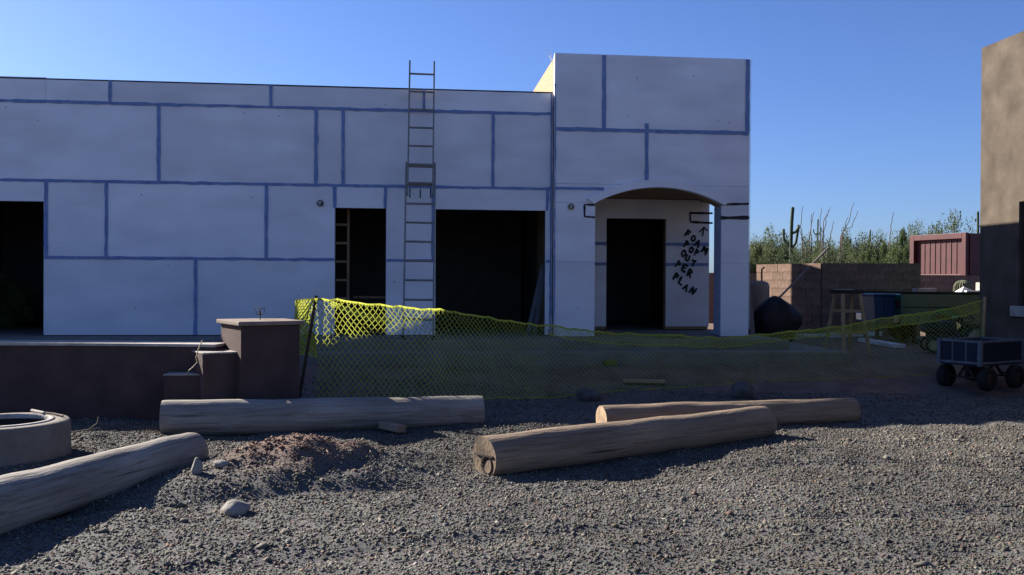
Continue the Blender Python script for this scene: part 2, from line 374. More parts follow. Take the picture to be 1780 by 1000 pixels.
wx = lambda p, y=320: W(p, y, YF).x
OPEN = [(-7.6, wx(76, 450), 0, 2.70), (wx(582, 450), wx(671, 450), 0, 2.665), (wx(757, 450), wx(948, 450), 0, 2.665)]
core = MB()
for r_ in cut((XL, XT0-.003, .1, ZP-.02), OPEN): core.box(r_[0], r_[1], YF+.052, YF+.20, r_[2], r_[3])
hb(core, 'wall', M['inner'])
JX = [[-11.2, -8.76, wx(340, 515)], [-10.0, -7.62, wx(80, 400), wx(185, 400), wx(463, 400), wx(582, 340), wx(670, 340), wx(753, 340), wx(951, 340)],
      [-11.6, -9.12, -6.68, wx(276, 245), wx(549.5, 245), wx(596.5, 245), wx(857, 260)], [-10.6, -8.15, wx(80, 150), wx(191.5, 160), wx(471, 165), wx(737, 178)]]
for k in range(4):
    xs = [XL]+JX[k]+[XT0-.002]
    for a, b in zip(xs[:-1], xs[1:]):
        mb = MB(); rs = cut((a+.002, b-.002, ROWS[k]+.002, ROWS[k+1]-(.002 if k < 3 else 0)), OPEN)
        if not rs: continue
        dy = random.uniform(-.003, .003); dz = (-.016 if b < wx(82, 150) else 0) if k == 3 else 0
        for grp in touching(rs):
            mb = MB()
            for q in grp: mb.box(q[0], q[1], YF+dy, YF+.05, q[2], q[3]-(dz if k == 3 else 0))
            hb(mb, 'foam_panel', M['foam'])
def tape(mb, a, b, wd, y, vert=False):          # a ribbon with hand-torn edges
    n = max(3, int((Vector(b)-Vector(a)).length/.12)); vs_ = []
    for i in range(n+1):
        t = i/n; x = a[0]+(b[0]-a[0])*t; z = a[1]+(b[1]-a[1])*t; j = random.gauss(0, .003); h = wd/2+random.gauss(0, .003)
        vs_ += [(x-h+j, y, z), (x+h+j, y, z)] if vert else [(x, y, z-h+j), (x, y, z+h+j)]
    vs_ += [(p[0], y+.0035, p[2]) for p in vs_]
    m_ = 2*(n+1); fs = [(2*i, 2*i+1, 2*i+3, 2*i+2) for i in range(n)]
    fs += [(2*i+m_, 2*i+2+m_, 2*i+3+m_, 2*i+1+m_) for i in range(n)] + [(2*i, 2*i+2, 2*i+2+m_, 2*i+m_) for i in range(n)] + [(2*i+1, 2*i+1+m_, 2*i+3+m_, 2*i+3) for i in range(n)]
    fs += [(0, m_, m_+1, 1), (2*n, 2*n+1, 2*n+1+m_, 2*n+m_)]
    mb.add(vs_, fs)
TW = .047; YT_ = YF-.009
for k in (1, 2, 3):
    for (a0, a1, b0, b1) in cut((XL, XT0-.05, ROWS[k]-.001, ROWS[k]+.001), [(o[0]-.01, o[1]+.01, o[2], o[3]) for o in OPEN]):
        mb = MB(); tape(mb, (a0, ROWS[k]), (a1, ROWS[k]), TW, YT_); hb(mb, 'joint_tape', M['tape'])
for k in range(4):
    for x in JX[k]:
        if k == 3 and abs(x-wx(80, 150)) < .01: continue            # that joint was left untaped
        for (a0, a1, b0, b1) in cut((x-.001, x+.001, ROWS[k], ROWS[k+1]-.003), [(o[0]-.03, o[1]+.03, o[2], o[3]) for o in OPEN]):
            mb = MB(); tape(mb, (x, b0), (x, b1), random.uniform(.042, .055), YT_-.004, True); hb(mb, 'joint_tape', M['tape'])
mb = MB(); tape(mb, (XT0-.035, SLAB), (XT0-.035, ZP-.02), .028, YT_-.004, True); hb(mb, 'joint_tape', M['tape'])
# body of the low house: end, back and side walls, roof, floor
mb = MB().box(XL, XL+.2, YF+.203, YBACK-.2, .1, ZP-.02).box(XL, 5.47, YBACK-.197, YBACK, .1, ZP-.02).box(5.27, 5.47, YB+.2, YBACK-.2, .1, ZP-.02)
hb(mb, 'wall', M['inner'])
hb(MB().box(XL+.203, 5.267, YF+.203, YBACK-.203, 4.05, 4.2), 'roof', M['felt'])
hb(MB().box(XL+.01, XT0-.01, YF-.004, YF+.26, ZP-.017, ZP+.004), 'parapet_felt', M['felt'])
hb(MB().box(XL+.21, 5.26, YF+.21, YBACK-.21, .3, SLAB-.02), 'floor', M['concrete'])
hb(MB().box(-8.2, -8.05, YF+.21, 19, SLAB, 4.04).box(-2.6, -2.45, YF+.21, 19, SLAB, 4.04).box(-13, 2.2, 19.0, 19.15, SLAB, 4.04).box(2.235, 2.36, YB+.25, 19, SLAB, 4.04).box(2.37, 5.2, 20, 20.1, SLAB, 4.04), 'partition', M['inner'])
# the tower with its arched porch
XA0 = W(1034, 450, YTF).x; XA1 = W(1253.5, 450, YTF).x; ZS = 2.79; ZA = 3.055
ch = (XA1-XA0)/2; ris = ZA-ZS; RA = (ch*ch+ris*ris)/(2*ris); XM = (XA0+XA1)/2
def arc(off=0.0, n=28, over=0.0):
    ha = math.asin(min(1, ch/RA))+over
    return [(XM+(RA+off)*math.sin(-ha+2*ha*i/n), ZA-RA+(RA+off)*math.cos(-ha+2*ha*i/n)) for i in range(n+1)]
zt1 = W(1130, 228, YTF).z
def tower_layer(mb, y0, y1, x0, x1, ztop):
    mb.prism([(x0, SLAB), (XA0, SLAB)] + arc() + [(XA1, SLAB), (x1, SLAB), (x1, ztop), (x0, ztop)], y0, y1)
mb = MB(); tower_layer(mb, YTF+.053, YTF+.36, XT0+.02, XT1-.02, ZT-.02)
mb.box(XT0+.02, XT0+.22, YTF+.363, 19.6, 3.16, ZT-.02).box(XT1-.22, XT1-.02, YTF+.363, 19.6, 3.0, ZT-.02).box(XT0+.223, XT1-.223, 19.4, 19.6, 3.16, ZT-.02)
mb.box(XT0+.02, XA0, YTF+.363, YB+.2, SLAB, 3.155)
hb(mb, 'wall', M['osb'])
hb(MB().box(XA0+.003, XT1-.223, YTF+.363, YB+.0, 3.05, 3.15), 'porch_ceiling', M['osb'])
hb(MB().box(XT0+.23, XT1-.23, YTF+.37, 19.39, 4.6, 4.7), 'roof', M['felt'])
# tower foam
xj1 = W(1050, 160, YTF).x; xj2 = W(1124, 280, YTF).x; zr = 3.10
def tp(mb): return hb(mb, 'foam_panel', M['foam'])
tp(MB().box(XT0, xj1-.002, YTF, YTF+.05, zt1+.002, ZT)); tp(MB().box(xj1+.002, XT1, YTF+.002, YTF+.05, zt1+.002, ZT))
tp(MB().box(XT0, xj2-.002, YTF+.002, YTF+.05, zr+.002, zt1-.002)); tp(MB().box(xj2+.002, XT1, YTF, YTF+.05, zr+.002, zt1-.002))
tp(MB().prism([(XT0, ZS+.002), (XA0, ZS+.002)] + arc()[1:-1] + [(XA1, ZS+.002), (XT1, ZS+.002), (XT1, zr-.002), (XT0, zr-.002)], YTF, YTF+.05))
for x0, x1 in ((XT0, XA0), (XA1, XT1)):
    for z0, z1 in ((SLAB-.05, 1.83), (1.83, ZS)): tp(MB().box(x0, x1, YTF+random.uniform(0, .003), YTF+.05, z0+.002, z1-.002))
# right pier's inner face, its shade painted as a darker sheet
hb(MB().box(XA1-.006, XA1-.001, YTF+.004, YTF+.355, SLAB, ZS-.02), 'jamb_shade_sheet', M['jamb'])
hb(MB().box(XT0-.0, XT0+.016, YTF+.056, YTF+.11, ZP-.1, ZT-.02), 'corner_strip', M['white'])
# porch back wall with the doorway
XD0 = W(1054, 470, YB).x; XD1 = W(1157.5, 470, YB).x; ZD = W(1105, 380, YB).z
XB0, XB1 = XA0+.003, 5.452
mb = MB()
for q in cut((XB0, 5.45, SLAB, 3.04), [(XD0, XD1, 0, ZD)]): mb.box(q[0], q[1], YB+.052, YB+.2, q[2], q[3])
hb(mb, 'wall', M['osb'])
zb1, zb2 = W(1200, 425, YB).z, W(1200, 460, YB).z
for z0, z1 in ((SLAB+.05, zb2), (zb2, zb1), (zb1, 3.04)):
    for x0, x1 in ((XB0, (XD0+XD1)/2), ((XD0+XD1)/2, XB1)):
        mb = MB()
        for q in cut((x0+.001, x1-.001, z0+.002, z1-.002), [(XD0, XD1, 0, ZD)]): mb.box(q[0], q[1], YB, YB+.05, q[2], q[3])
        tp(mb)
for z in (zb1, zb2):
    for x0, x1 in ((XB0+.002, XD0-.002), (XD1+.002, XB1-.004)):
        mb = MB(); tape(mb, (x0, z), (x1, z), .06, YB-.007); hb(mb, 'joint_tape', M['tape'])
# arch trim
o_ = arc(.125, over=.04); i_ = arc(.004, over=.015)
hb(MB().prism(o_ + i_[::-1], YTF-.07, YTF-.003), 'arch_trim', M['foam'])
YTT = YTF-.009
for a, b, wd, v in [((XT0+.02, zt1), (XT1-.03, zt1), .06, False), ((xj1, zt1), (xj1, ZT-.01), .065, True), ((xj2, 3.16), (xj2, zt1+.12), .06, True), ((XT1-.04, zt1-.02), (XT1-.04, ZT-.01), .07, True),
                    ((XT0+.012, SLAB), (XT0+.012, ZT-.5), .022, True), ((XT0+.02, 3.02), (W(1050, 330, YTF).x, 3.02), .05, False)]:
    mb = MB(); tape(mb, a, b, wd, YTT-(.004 if v else 0), v); hb(mb, 'joint_tape', M['tape'])
# perforated corner mesh sticking out at the tower's outer edge
mb = MB()
for i in range(150):
    z = SLAB+.1+i*.03; mb.box(XT1+.002, XT1+.016+random.uniform(0, .008), YTF-.004, YTF, z, z+.014)
hb(mb, 'corner_mesh', M['white'])
mb = MB()
for k in range(5):
    p = Vector((XT0-.01, YTF+.04+.05*k, ZT-.1)); pts = [p]
    for j in range(6): p = p+Vector((random.uniform(-.05, .015), random.uniform(-.03, .03), random.uniform(-.02, .06))); pts.append(p)
    mb.tube(pts, .0025, 4)
hb(mb, 'frayed_mesh', M['white'])
# round fixture boxes with wire tails
for (px, py, yy, mm) in ((557, 353.5, YF, 'alu'), (992.5, 359.5, YTF, 'cream')):
    c = W(px, py, yy); Mx = Matrix.Translation((c.x, yy-.012, c.z)) @ Matrix.Rotation(R(90), 4, 'X')
    bxo = hb(MB().lathe([(.038, -.01), (.038, .012), (.055, .014), (.055, -.01)], n=20, M=Mx), 'junction_box', M[mm])
    q = MB(); q.disc((0, 0, .0), .04, 16, Mx); q.build('box_hole', M['spray'], bxo)
    q = MB()
    for a in (.4, 1.6, 3.6): q.tube([Mx @ Vector((.02*math.cos(a), .02*math.sin(a), 0)), Mx @ Vector((.03*math.cos(a+1), .03*math.sin(a+1), .04)), Mx @ Vector((.012*math.cos(a+3), .03*math.sin(a+3), .05))], .005, 5)
    q.build('wire', M['white'], bxo)

# sprayed marks and hand lettering
def stroke(mb, pts, wd, y):
    pts = [Vector((p[0], 0, p[1])) for p in pts]; vs_ = []
    for i, p in enumerate(pts):
        t = (pts[min(i+1, len(pts)-1)]-pts[max(i-1, 0)]).normalized(); nn = Vector((-t.z, 0, t.x)); h = wd/2*random.uniform(.68, 1.3)
        vs_ += [(p.x+nn.x*h, y, p.z+nn.z*h), (p.x-nn.x*h, y, p.z-nn.z*h)]
    mb.add(vs_, [(2*i, 2*i+1, 2*i+3, 2*i+2) for i in range(len(pts)-1)])
    for p in (pts[0], pts[-1]):
        mb.add([(p.x+wd/2*math.cos(a), y-.0004, p.z+wd/2*math.sin(a)) for a in np.linspace(0, 6.283, 9)[:-1]], [tuple(range(8))])
def dens(pts, n=5):
    out = []
    for a, b in zip(pts[:-1], pts[1:]): out += [(a[0]+(b[0]-a[0])*i/n, a[1]+(b[1]-a[1])*i/n) for i in range(n)]
    return out+[pts[-1]]
circ = lambda cx, cz, rx, rz, a0=0, a1=360: [(cx+rx*math.cos(R(a)), cz+rz*math.sin(R(a))) for a in np.linspace(a0, a1, 13)]
GL = {'F': [[(0,0),(.05,1),(.62,.97)], [(.03,.52),(.45,.53)]], 'O': [circ(.38, .5, .36, .48, 100, 460)], 'A': [[(0,0),(.32,1),(.68,0)], [(.12,.36),(.56,.36)]],
      'M': [[(0,0),(.1,1),(.4,.35),(.72,1),(.85,0)]], 'P': [[(0,0),(.04,1)], [(.04,1)]+circ(.1, .72, .42, .26, 80, -90)], 'U': [[(0,1),(0,.35)]+circ(.32, .33, .32, .33, 180, 360)+[(.64,1)]],
      'T': [[(0,.98),(.75,1)], [(.38,1),(.35,0)]], 'E': [[(.58,1),(0,.97),(0,.02),(.6,0)], [(0,.5),(.45,.52)]], 'R': [[(0,0),(.04,1)], [(.04,1)]+circ(.1, .74, .4, .25, 80, -90), [(.15,.48),(.6,0)]],
      'L': [[(.04,1),(0,.02),(.55,0)]], 'N': [[(0,0),(.05,1),(.6,.02),(.68,1)]]}
letters = MB(); YL = YB-.0105
def word(txt, pxs, hgt, ang=-27):            # each letter set by hand, tumbling down the wall
    for chh, (px, py) in zip(txt, pxs):
        c = W(px, py, YB); x, z = c.x, c.z; aa = R(ang+random.uniform(-7, 7)); hh = hgt*random.uniform(.92, 1.08)
        for st in GL[chh]:
            pts = [(x+hh*.85*(p[0]*math.cos(aa)-p[1]*math.sin(aa)), z+hh*(p[0]*math.sin(aa)+p[1]*math.cos(aa))) for p in st]
            stroke(letters, dens(pts, 3), random.uniform(.034, .046), YL)
word('FOAM', [(1191, 409), (1200, 417), (1207.5, 426), (1219, 437)], .115); word('POP', [(1189, 428), (1197, 437), (1207, 443)], .105)
word('OUT', [(1183.5, 444), (1191, 452), (1201, 461)], .105); word('PER', [(1174, 463), (1184.5, 469.5), (1194, 479)], .125); word('PLAN', [(1170, 485), (1179, 492), (1187, 502), (1198, 508)], .13, -30)
def wl(pxs, mb, wd, Y, y): stroke(mb, dens([(W(a, b, Y).x, W(a, b, Y).z) for a, b in pxs], 4), wd, y)
wl([(1221, 410), (1223, 396)], letters, .028, YB, YL); wl([(1216, 403), (1223.5, 395.5), (1229, 401)], letters, .028, YB, YL)
wl([(1237, 371), (1199, 370.5), (1200, 386), (1237, 388)], letters, .042, YB, YL)
hb(letters, 'sprayed_lettering', M['spray'], label='black spray-painted words FOAM POP OUT PER PLAN with an arrow pointing up')
mk = MB(); YM = YTF-.0045
wl([(1032.5, 356.5), (1016, 356), (1016, 376.5), (1032.5, 378)], mk, .036, YTF, YM-.001)
hb(mk, 'sprayed_mark', M['spray']); mk = MB()
wl([(1254.5, 355.5), (1300, 354.5)], mk, .04, YTF, YM-.001); hb(mk, 'sprayed_mark', M['spray']); mk = MB(); wl([(1254.5, 379), (1300, 378.5)], mk, .055, YTF, YM-.001)
hb(mk, 'sprayed_mark', M['spray'])
# stud and blocking inside the narrow doorway
mb = MB(); xs_ = W(605.5, 440, 15.5).x; mb.box(xs_-.02, xs_+.02, 15.46, 15.55, SLAB, 2.9)
hb(mb, 'stud', M['lumber'])
for py in (361, 391, 423, 455, 487, 519):
    z = W(594, py, 15.5).z; hb(MB().box(xs_-.42, xs_-.023, 15.46, 15.55, z-.019, z+.019), 'blocking', M['pine'])
x2 = W(652, 500, 16).x; z2 = W(640, 517, 16).z; hb(MB().box(xs_+.05, x2+.4, 16.0, 16.09, z2-.02, z2+.02), 'blocking', M['lumber'])

# things standing inside the doorways
for i, (a, b) in enumerate((((918, 556), (944, 462)), ((929, 560), (946.5, 470)))):
    p = W(a[0], a[1], 15.35); q = W(b[0], b[1], 15.2); p.z = SLAB-.02+.03; t = thing('metal_stud', 'pale metal stud leaning inside the widest doorway', 'metal stud', p, group='metal studs leaning in the widest doorway')
    d = q-p; d = d*1.0
    MB().bar((0,0,0), d, .07, .004).bar(Vector((0,0,.0))+Vector((.035,.018,0)), d+Vector((.035,.018,0)), .004, .035).build('channel', M['wagonframe'], t)
for px in (1109, 1139):  # white cup shapes standing in for two small bluish reflections
    p = G(px, 560, SLAB-.02); c = MB().lathe([(.0, 0), (.045, 0), (.06, .13), (.052, .13), (.04, .01), (0, .01)], n=14)
    c.build('reflection_cup', M['white'], None, (p.x, YB+.7, SLAB-.02), label='white cup standing in for a small reflection inside the arched porch doorway', cat='cup', group='cups standing in for reflections in the porch doorway')

# ------------------------------------------------------------------ extension ladder
lad = thing('extension_ladder', 'dark aluminium extension ladder leaning on the parapet of the foam-clad house', 'ladder', (0, 0, 0))
pb = G(727, 589, SLAB-.012); pb.y = 13.95; pb.x = W(727, 585, 13.95).x; pb.z = SLAB-.012
pt = W(733, 156, YF-.07); ax = (pt-pb).normalized(); side = Vector((1, 0, 0)); side = (side-ax*side.dot(ax)).normalized(); nrm = ax.cross(side)
if nrm.y > 0: nrm = -nrm
lad.location = pb
Ltop = (W(733, 108, YF).z-pb.z)/ax.z
def rail(s0, s1, off, nn, w_=.028, d_=.07): return MB().bar(ax*s0+side*off+nrm*nn, ax*s1+side*off+nrm*nn, w_, d_, up=nrm)
sp = .305; base_top = (W(730, 288, YF).z-pb.z)/ax.z; fly_bot = (W(730, 345, YF-.1).z-pb.z)/ax.z
for s_ in (-1, 1):
    r0 = rail(0, base_top, s_*.225, 0).build('rail', M['alu'], lad)
    rail(fly_bot, Ltop, s_*.195, .035, .025, .065).build('rail', M['alu'], lad)
    MB().bar(ax*-.0+side*(s_*.225)+nrm*.0, ax*.05+side*(s_*.225), .05, .1, up=nrm).build('foot', M['black'], lad)
k = 1
while k*sp < Ltop-.1:
    s0 = k*sp
    if s0 < base_top-.05: MB().tube([ax*s0-side*.222, ax*s0+side*.222], .017, 8).build('rung', M['alu'], lad)
    if s0 > fly_bot: MB().tube([ax*(s0+.02)-side*.19+nrm*.045, ax*(s0+.02)+side*.19+nrm*.045], .016, 8).build('rung', M['alu'], lad)
    k += 1
for s_ in (-.16, 0, .16): MB().bar(ax*(fly_bot-.04)+side*s_+nrm*.05, ax*(fly_bot+.1)+side*s_+nrm*.05, .02, .03, up=nrm).build('rung_lock', M['black'], lad)

# ------------------------------------------------------------------ stepped garden wall with its pillar
pc = P(452, 556, 10.05); gw = thing('garden_wall', 'low brown stucco garden wall stepping up to a square capped pillar', 'wall', (pc.x, pc.y, 0))
zpt = pc.z; Mp = Matrix.Rotation(R(28), 4, 'Z')
MB().box(-.32, .32, -.36, .36, -.1, zpt-.045, Mp).build('pillar', M['stucco_red'], gw, bevel=.012)
pcap = MB().box(-.36, .36, -.40, .40, zpt-.045, zpt, Mp).build('pillar_cap', M['cap_brown'], gw, bevel=.01)
hw = MB(); hw.tube([(0, 0, zpt-.005), (0, 0, zpt+.1)], .006, 6)
for a in range(4):
    q = a*1.5; hw.tube([(0, 0, zpt+.05), (.04*math.cos(q), .04*math.sin(q), zpt+.06), (.05*math.cos(q+.4), .05*math.sin(q+.4), zpt+.13), (.02*math.cos(q+1), .02*math.sin(q+1), zpt+.12)], .004, 5)
hw.build('wire_stub', M['rust'], gw)
s1 = P(388, 612, 9.86)-gw.location; z1 = P(388, 612, 9.86).z
MB().box(-.28, .28, -.25, .25, -.1, z1, Matrix.Translation((s1.x, s1.y, 0)) @ Mp).build('step_block', M['stucco_red'], gw, bevel=.01)
MB().box(-.285, .285, -.255, .255, z1+.001, z1+.018, Matrix.Translation((s1.x, s1.y, 0)) @ Mp).build('step_cap', M['cap'], gw, bevel=.006)
s2 = P(322, 651, 9.72)-gw.location; z2_ = P(322, 651, 9.72).z
MB().box(-.19, .17, -.12, .14, -.1, z2_, Matrix.Translation((s2.x, s2.y, 0))).build('step_block', M['stucco_red'], gw, bevel=.01)
MB().box(-.195, .175, -.125, .145, z2_+.001, z2_+.012, Matrix.Translation((s2.x, s2.y, 0))).build('step_cap', M['cap'], gw, bevel=.004)
# the wall itself bends gently away to the left
n = 14; pts = []
for i in range(n+1):
    t = i/n; px = 388-(388+330)*t; d = 9.98-.35*t+.25*math.sin(t*3.1); p = P(px, 594+2*t, d); pts.append(p-gw.location)
zc = sum(p.z for p in pts)/len(pts)
wv, wf, cv = [], [], []
for i, p in enumerate(pts):
    t = (pts[min(i+1, n)]-pts[max(i-1, 0)]); t.z = 0; t.normalize(); nn = Vector((-t.y, t.x, 0))
    for s_, zz in ((-1, -.1), (-1, zc-.03), (1, zc-.03), (1, -.1)): wv.append((p.x+nn.x*.19*s_, p.y+nn.y*.19*s_, zz))
    for s_, zz in ((-1, zc-.028), (-1, zc), (1, zc), (1, zc-.028)): cv.append((p.x+nn.x*.21*s_, p.y+nn.y*.21*s_, zz))
for i in range(n):
    for j in range(4): wf.append((4*i+j, 4*i+(j+1)%4, 4*i+4+(j+1)%4, 4*i+4+j))
MB().add(wv, wf+[(0,1,2,3), (4*n+3, 4*n+2, 4*n+1, 4*n)]).build('curved_wall', M['stucco_red'], gw)
MB().add(cv, wf+[(0,1,2,3), (4*n+3, 4*n+2, 4*n+1, 4*n)]).build('wall_cap', M['cap'], gw)
vine = MB().tube([P(x, y, 9.56)-gw.location for x, y in ((352, 592), (348, 600), (343, 612), (341, 622), (343, 630), (336, 638), (329, 644), (323, 652))], .006, 5)
vine.build('loose_wire', M['cream'], gw)

# ------------------------------------------------------------------ round concrete ring
rc = G(4, 796, 0); RR = .52; zr_ = .29
ring = thing('fire_ring', 'round cast concrete fire ring with a pale inner rim', 'fire ring', (rc.x, rc.y, hz(rc.x, rc.y)))
MB().lathe([(RR-.13, .0), (RR-.13, zr_-.01), (RR-.12, zr_), (RR-.02, zr_), (RR, zr_-.02), (RR+.005, -.1)], n=48).build('ring', M['ring'], ring)
MB().lathe([(RR-.165, zr_-.03), (RR-.165, zr_+.002), (RR-.155, zr_+.012), (RR-.125, zr_+.006), (RR-.125, zr_-.05)], n=48).build('inner_rim', M['cap'], ring)
MB().disc((0, 0, .1), RR-.12, 32).build('dark_floor', M['felt'], ring); MB().lathe([(RR-.135, 0), (RR-.14, zr_-.02)], n=48).build('dark_lining', M['felt'], ring)  # near-black floor and lining make the inside of the ring dark
a = P(22, 730, 8.0); b = P(42, 737, 7.85); top = hz(rc.x, rc.y)+zr_+.022
MB().tube([Vector((rc.x+.05, rc.y+.47, top))-ring.location, Vector((rc.x+.22, rc.y+.30, top))-ring.location], .014, 8).build('steel_handle', M['cap'], ring)
MB().tube([(.16, .41, zr_+.012), (.3, .32, zr_+.012), (.42, .18, zr_+.012)], .008, 6).build('poker', M['rust'], ring)

# ------------------------------------------------------------------ logs
def log(px0, py0, px1, py1, r0, r1, m_, label, seed, hollow=False, z0=None, z1=None):
    a = G(px0, py0, 0); b = G(px1, py1, 0); d = b-a; L = d.length; rz = math.atan2(d.y, d.x)
    za = (hz(a.x, a.y) if z0 is None else z0); zb = (hz(b.x, b.y) if z1 is None else z1)
    t = thing('log', label, 'log', (a.x, a.y, za-.04), rz, 'peeled logs lying on the gravel')
    loc = random.Random(seed); n, k = 72, 40; vs_, fs = [], []; ph = [loc.uniform(0, 6.28) for _ in range(6)]; sag = loc.uniform(-.02, .02)
    cracks = [(loc.uniform(0, 6.28), loc.uniform(.05, .5), loc.uniform(.5, .98)) for _ in range(7)]
    for i in range(n+1):
        s_ = i/n; rr = r0+(r1-r0)*s_; zc_ = rr+(zb-za)*s_; yc = sag*math.sin(s_*3.14)*2
        for j in range(k):
            q = 2*math.pi*j/k
            rad = rr*(1+.022*math.sin(3*s_*6+ph[0]+2*q)+.018*math.sin(11*s_+ph[1]-q)+.012*math.sin(31*s_+ph[2]+3*q)+.008*math.sin(5*q+ph[3]+3*s_)+loc.gauss(0, .003))
            for (cq, c0, c1) in cracks:
                if c0 < s_ < c1:
                    dq = abs((q-cq-.15*math.sin(9*s_+cq)+math.pi) % (2*math.pi)-math.pi)
                    if dq < .1: rad *= 1-.07*math.sin((s_-c0)/(c1-c0)*3.14)
            e = min(s_, 1-s_)*L
            if e < .02: rad *= .975
            vs_.append((s_*L, yc+rad*math.cos(q), zc_+rad*math.sin(q)))
    for i in range(n):
        for j in range(k): fs.append((i*k+j, i*k+(j+1)%k, (i+1)*k+(j+1)%k, (i+1)*k+j))
    MB().add(vs_, fs, True).build('stem', m_, t)
    for e, base in ((-1, 0), (1, n*k)):
        ringv = [Vector(vs_[base+j]) for j in range(k)]; c = sum(ringv, Vector())/k; vv, ff = list(ringv), []
        for f in (.66, .33):
            for j in range(k): p = c+(ringv[j]-c)*f; p.x += e*loc.uniform(-.0008, .0008)-e*(.012*(1-f) if hollow and e < 0 else 0); vv.append(p)
        vv.append(c-Vector((e*(.015 if hollow and e < 0 else .0), 0, 0)))
        for g in range(2):
            for j in range(k): ff.append((g*k+j, g*k+(j+1)%k, (g+1)*k+(j+1)%k, (g+1)*k+j))
        for j in range(k): ff.append((2*k+j, 2*k+(j+1)%k, 3*k))
        ce = MB().add(vv, ff).build('cut_end', M['cut_dark'] if hollow else M['cut'], t)
        if hollow and e < 0:
            hc = c+Vector((-.004, -.04, -.055)); Mh = Matrix.Translation(hc) @ Matrix.Rotation(R(-90), 4, 'Y')
            MB().lathe([(.085, -.02), (.075, 0.004), (.055, -.012), (0, -.02)], n=14, M=Mh).build('rotten_heart', M['rot'], ce)
            MB().bar(c+Vector((-.004, -.13, .02)), c+Vector((-.004, .12, .012)), .014, .012).build('check_crack', M['rot'], ce)
    return t
log(841, 823, 1328, 757, .168, .16, M['log'], 'brown peeled log with a hollow dark cut end, whole in the sun', 1, True)
log(1045, 748, 1482, 728, .148, .138, M['log'], 'slim brown log with a pale cut end lying behind the hollow-ended log', 2)
log(282, 752, 838, 737, .18, .16, M['log_grey'], 'grey log lying at the foot of the garden pillar', 3)
lg = log(-120, 962, 334, 812, .178, .15, M['log_grey'], 'pale weathered log with rounded end lying beside the fire ring', 4)

# ------------------------------------------------------------------ stones, brick
def rockmesh(seed, r_, sx, sy, sz):
    loc = random.Random(seed); bm = bmesh.new(); bmesh.ops.create_icosphere(bm, subdivisions=3, radius=1)
    ph = [Vector((loc.gauss(0, 1), loc.gauss(0, 1), loc.gauss(0, 1))) for _ in range(6)]
    for v in bm.verts:
        d = 1+sum(.09*math.sin(2.2*v.co.dot(p)+i) for i, p in enumerate(ph)); v.co *= d
        v.co = Vector((v.co.x*sx*r_, v.co.y*sy*r_, v.co.z*sz*r_))
    for f in bm.faces: f.smooth = True
    me = bpy.data.meshes.new('rock'); bm.to_mesh(me); bm.free(); return me
def rock(px, py, r_, m_, label, seed, s=(1.3, .9, .6), name='stone', rz=0):
    p = G(px, py, 0)
    for _ in range(3): p = G(px, py, hz(p.x, p.y))
    o = link(name, rockmesh(seed, r_, *s), m_, None, (p.x, p.y, hz(p.x, p.y)+r_*s[2]*.55), label=label, cat='stone'); o.rotation_euler.z = rz; return o
rock(408, 893, .085, M['stone'], 'pale rounded stone alone on the gravel below the dirt mound', 3, (1.25, .8, .62), rz=-.3)
rock(342, 822, .06, M['stone'], 'small upright pale stone beside the rounded log end', 4, (.7, .7, 1.1))
rock(384, 812, .05, M['stone'], 'small pale stone on the left flank of the dirt mound', 5)
rock(562, 801, .06, M['rock'], 'dark clod lying on the face of the dirt mound', 6)
rock(1027, 690, .12, M['rock'], 'dark lump pinning the bottom of the yellow fence', 7, (1.2, .9, .8))
rock(1288, 677, .14, M['rock'], 'big dark rock behind the yellow fence net', 8, (1.2, .9, 1.0))
p = G(681, 752, 0); bb = MB().box(-.12, .12, -.075, .075, 0, .075).build('brick', M['brick'], None, (p.x, p.y, hz(p.x, p.y)+.02), bevel=.008, label='single flat brown brick beside the dirt mound', cat='brick'); bb.rotation_euler = (R(-8), R(6), R(-35))
# twig
p = G(150, 760, 0); tw = MB().tube([(-.25, 0, .02), (-.1, .02, .03), (.02, 0, .05), (.1, .0, .11), (.11, 0, .17)], .006, 5).tube([(.02, 0, .05), (.12, .03, .06)], .004, 5)
tw.build('twig', M['ocotillo'], None, (p.x, p.y, hz(p.x, p.y)), label='thin bare twig on the shaded gravel behind the fire ring', cat='twig')

# ------------------------------------------------------------------ yellow construction fence
fence = thing('construction_fence', 'sagging yellow plastic mesh fence strung across the yard', 'fence', (0, 0, 0))
path = [(548, 10.2, 518.5, None), (640, 10.4, 526, None), (745, 10.65, 536, None), (850, 11.2, 551, 692), (950, 11.9, 566, 692), (1050, 12.2, 576, 690), (1150, 12.4, 582, 687), (1250, 12.6, 586, 682), (1350, 12.8, 579, 676), (1450, 13.0, 567, 668), (1550, 13.2, 551, 661), (1640, 13.4, 537, 655), (1712, 13.6, 522, 648)]
tops, bots = [], []
for (px, d, yt, yb) in path:
    t = P(px, yt, d); b = Vector((t.x, t.y, hz(t.x, t.y)+.01)) if yb is None else P(px, yb, d)
    b.z = max(b.z, hz(b.x, b.y)+.01); tops.append(t); bots.append(b)
fence.location = (tops[0].x, tops[0].y, hz(tops[0].x, tops[0].y)); FO = fence.location.copy()
def resample(pts, step):
    d = [0]; 
    for a, b in zip(pts[:-1], pts[1:]): d.append(d[-1]+math.hypot(b.x-a.x, b.y-a.y))
    n = int(d[-1]/step); tt = np.linspace(0, d[-1], n+1)
    return d[-1], np.stack([np.interp(tt, d, [p[i] for p in pts]) for i in range(3)], 1)
LEN, TP = resample(tops, .02); dd = [0]
for a, b in zip(tops[:-1], tops[1:]): dd.append(dd[-1]+math.hypot(b.x-a.x, b.y-a.y))
tt = np.linspace(0, LEN, len(TP)); BT = np.stack([np.interp(tt, dd, [p[i] for p in bots]) for i in range(3)], 1)
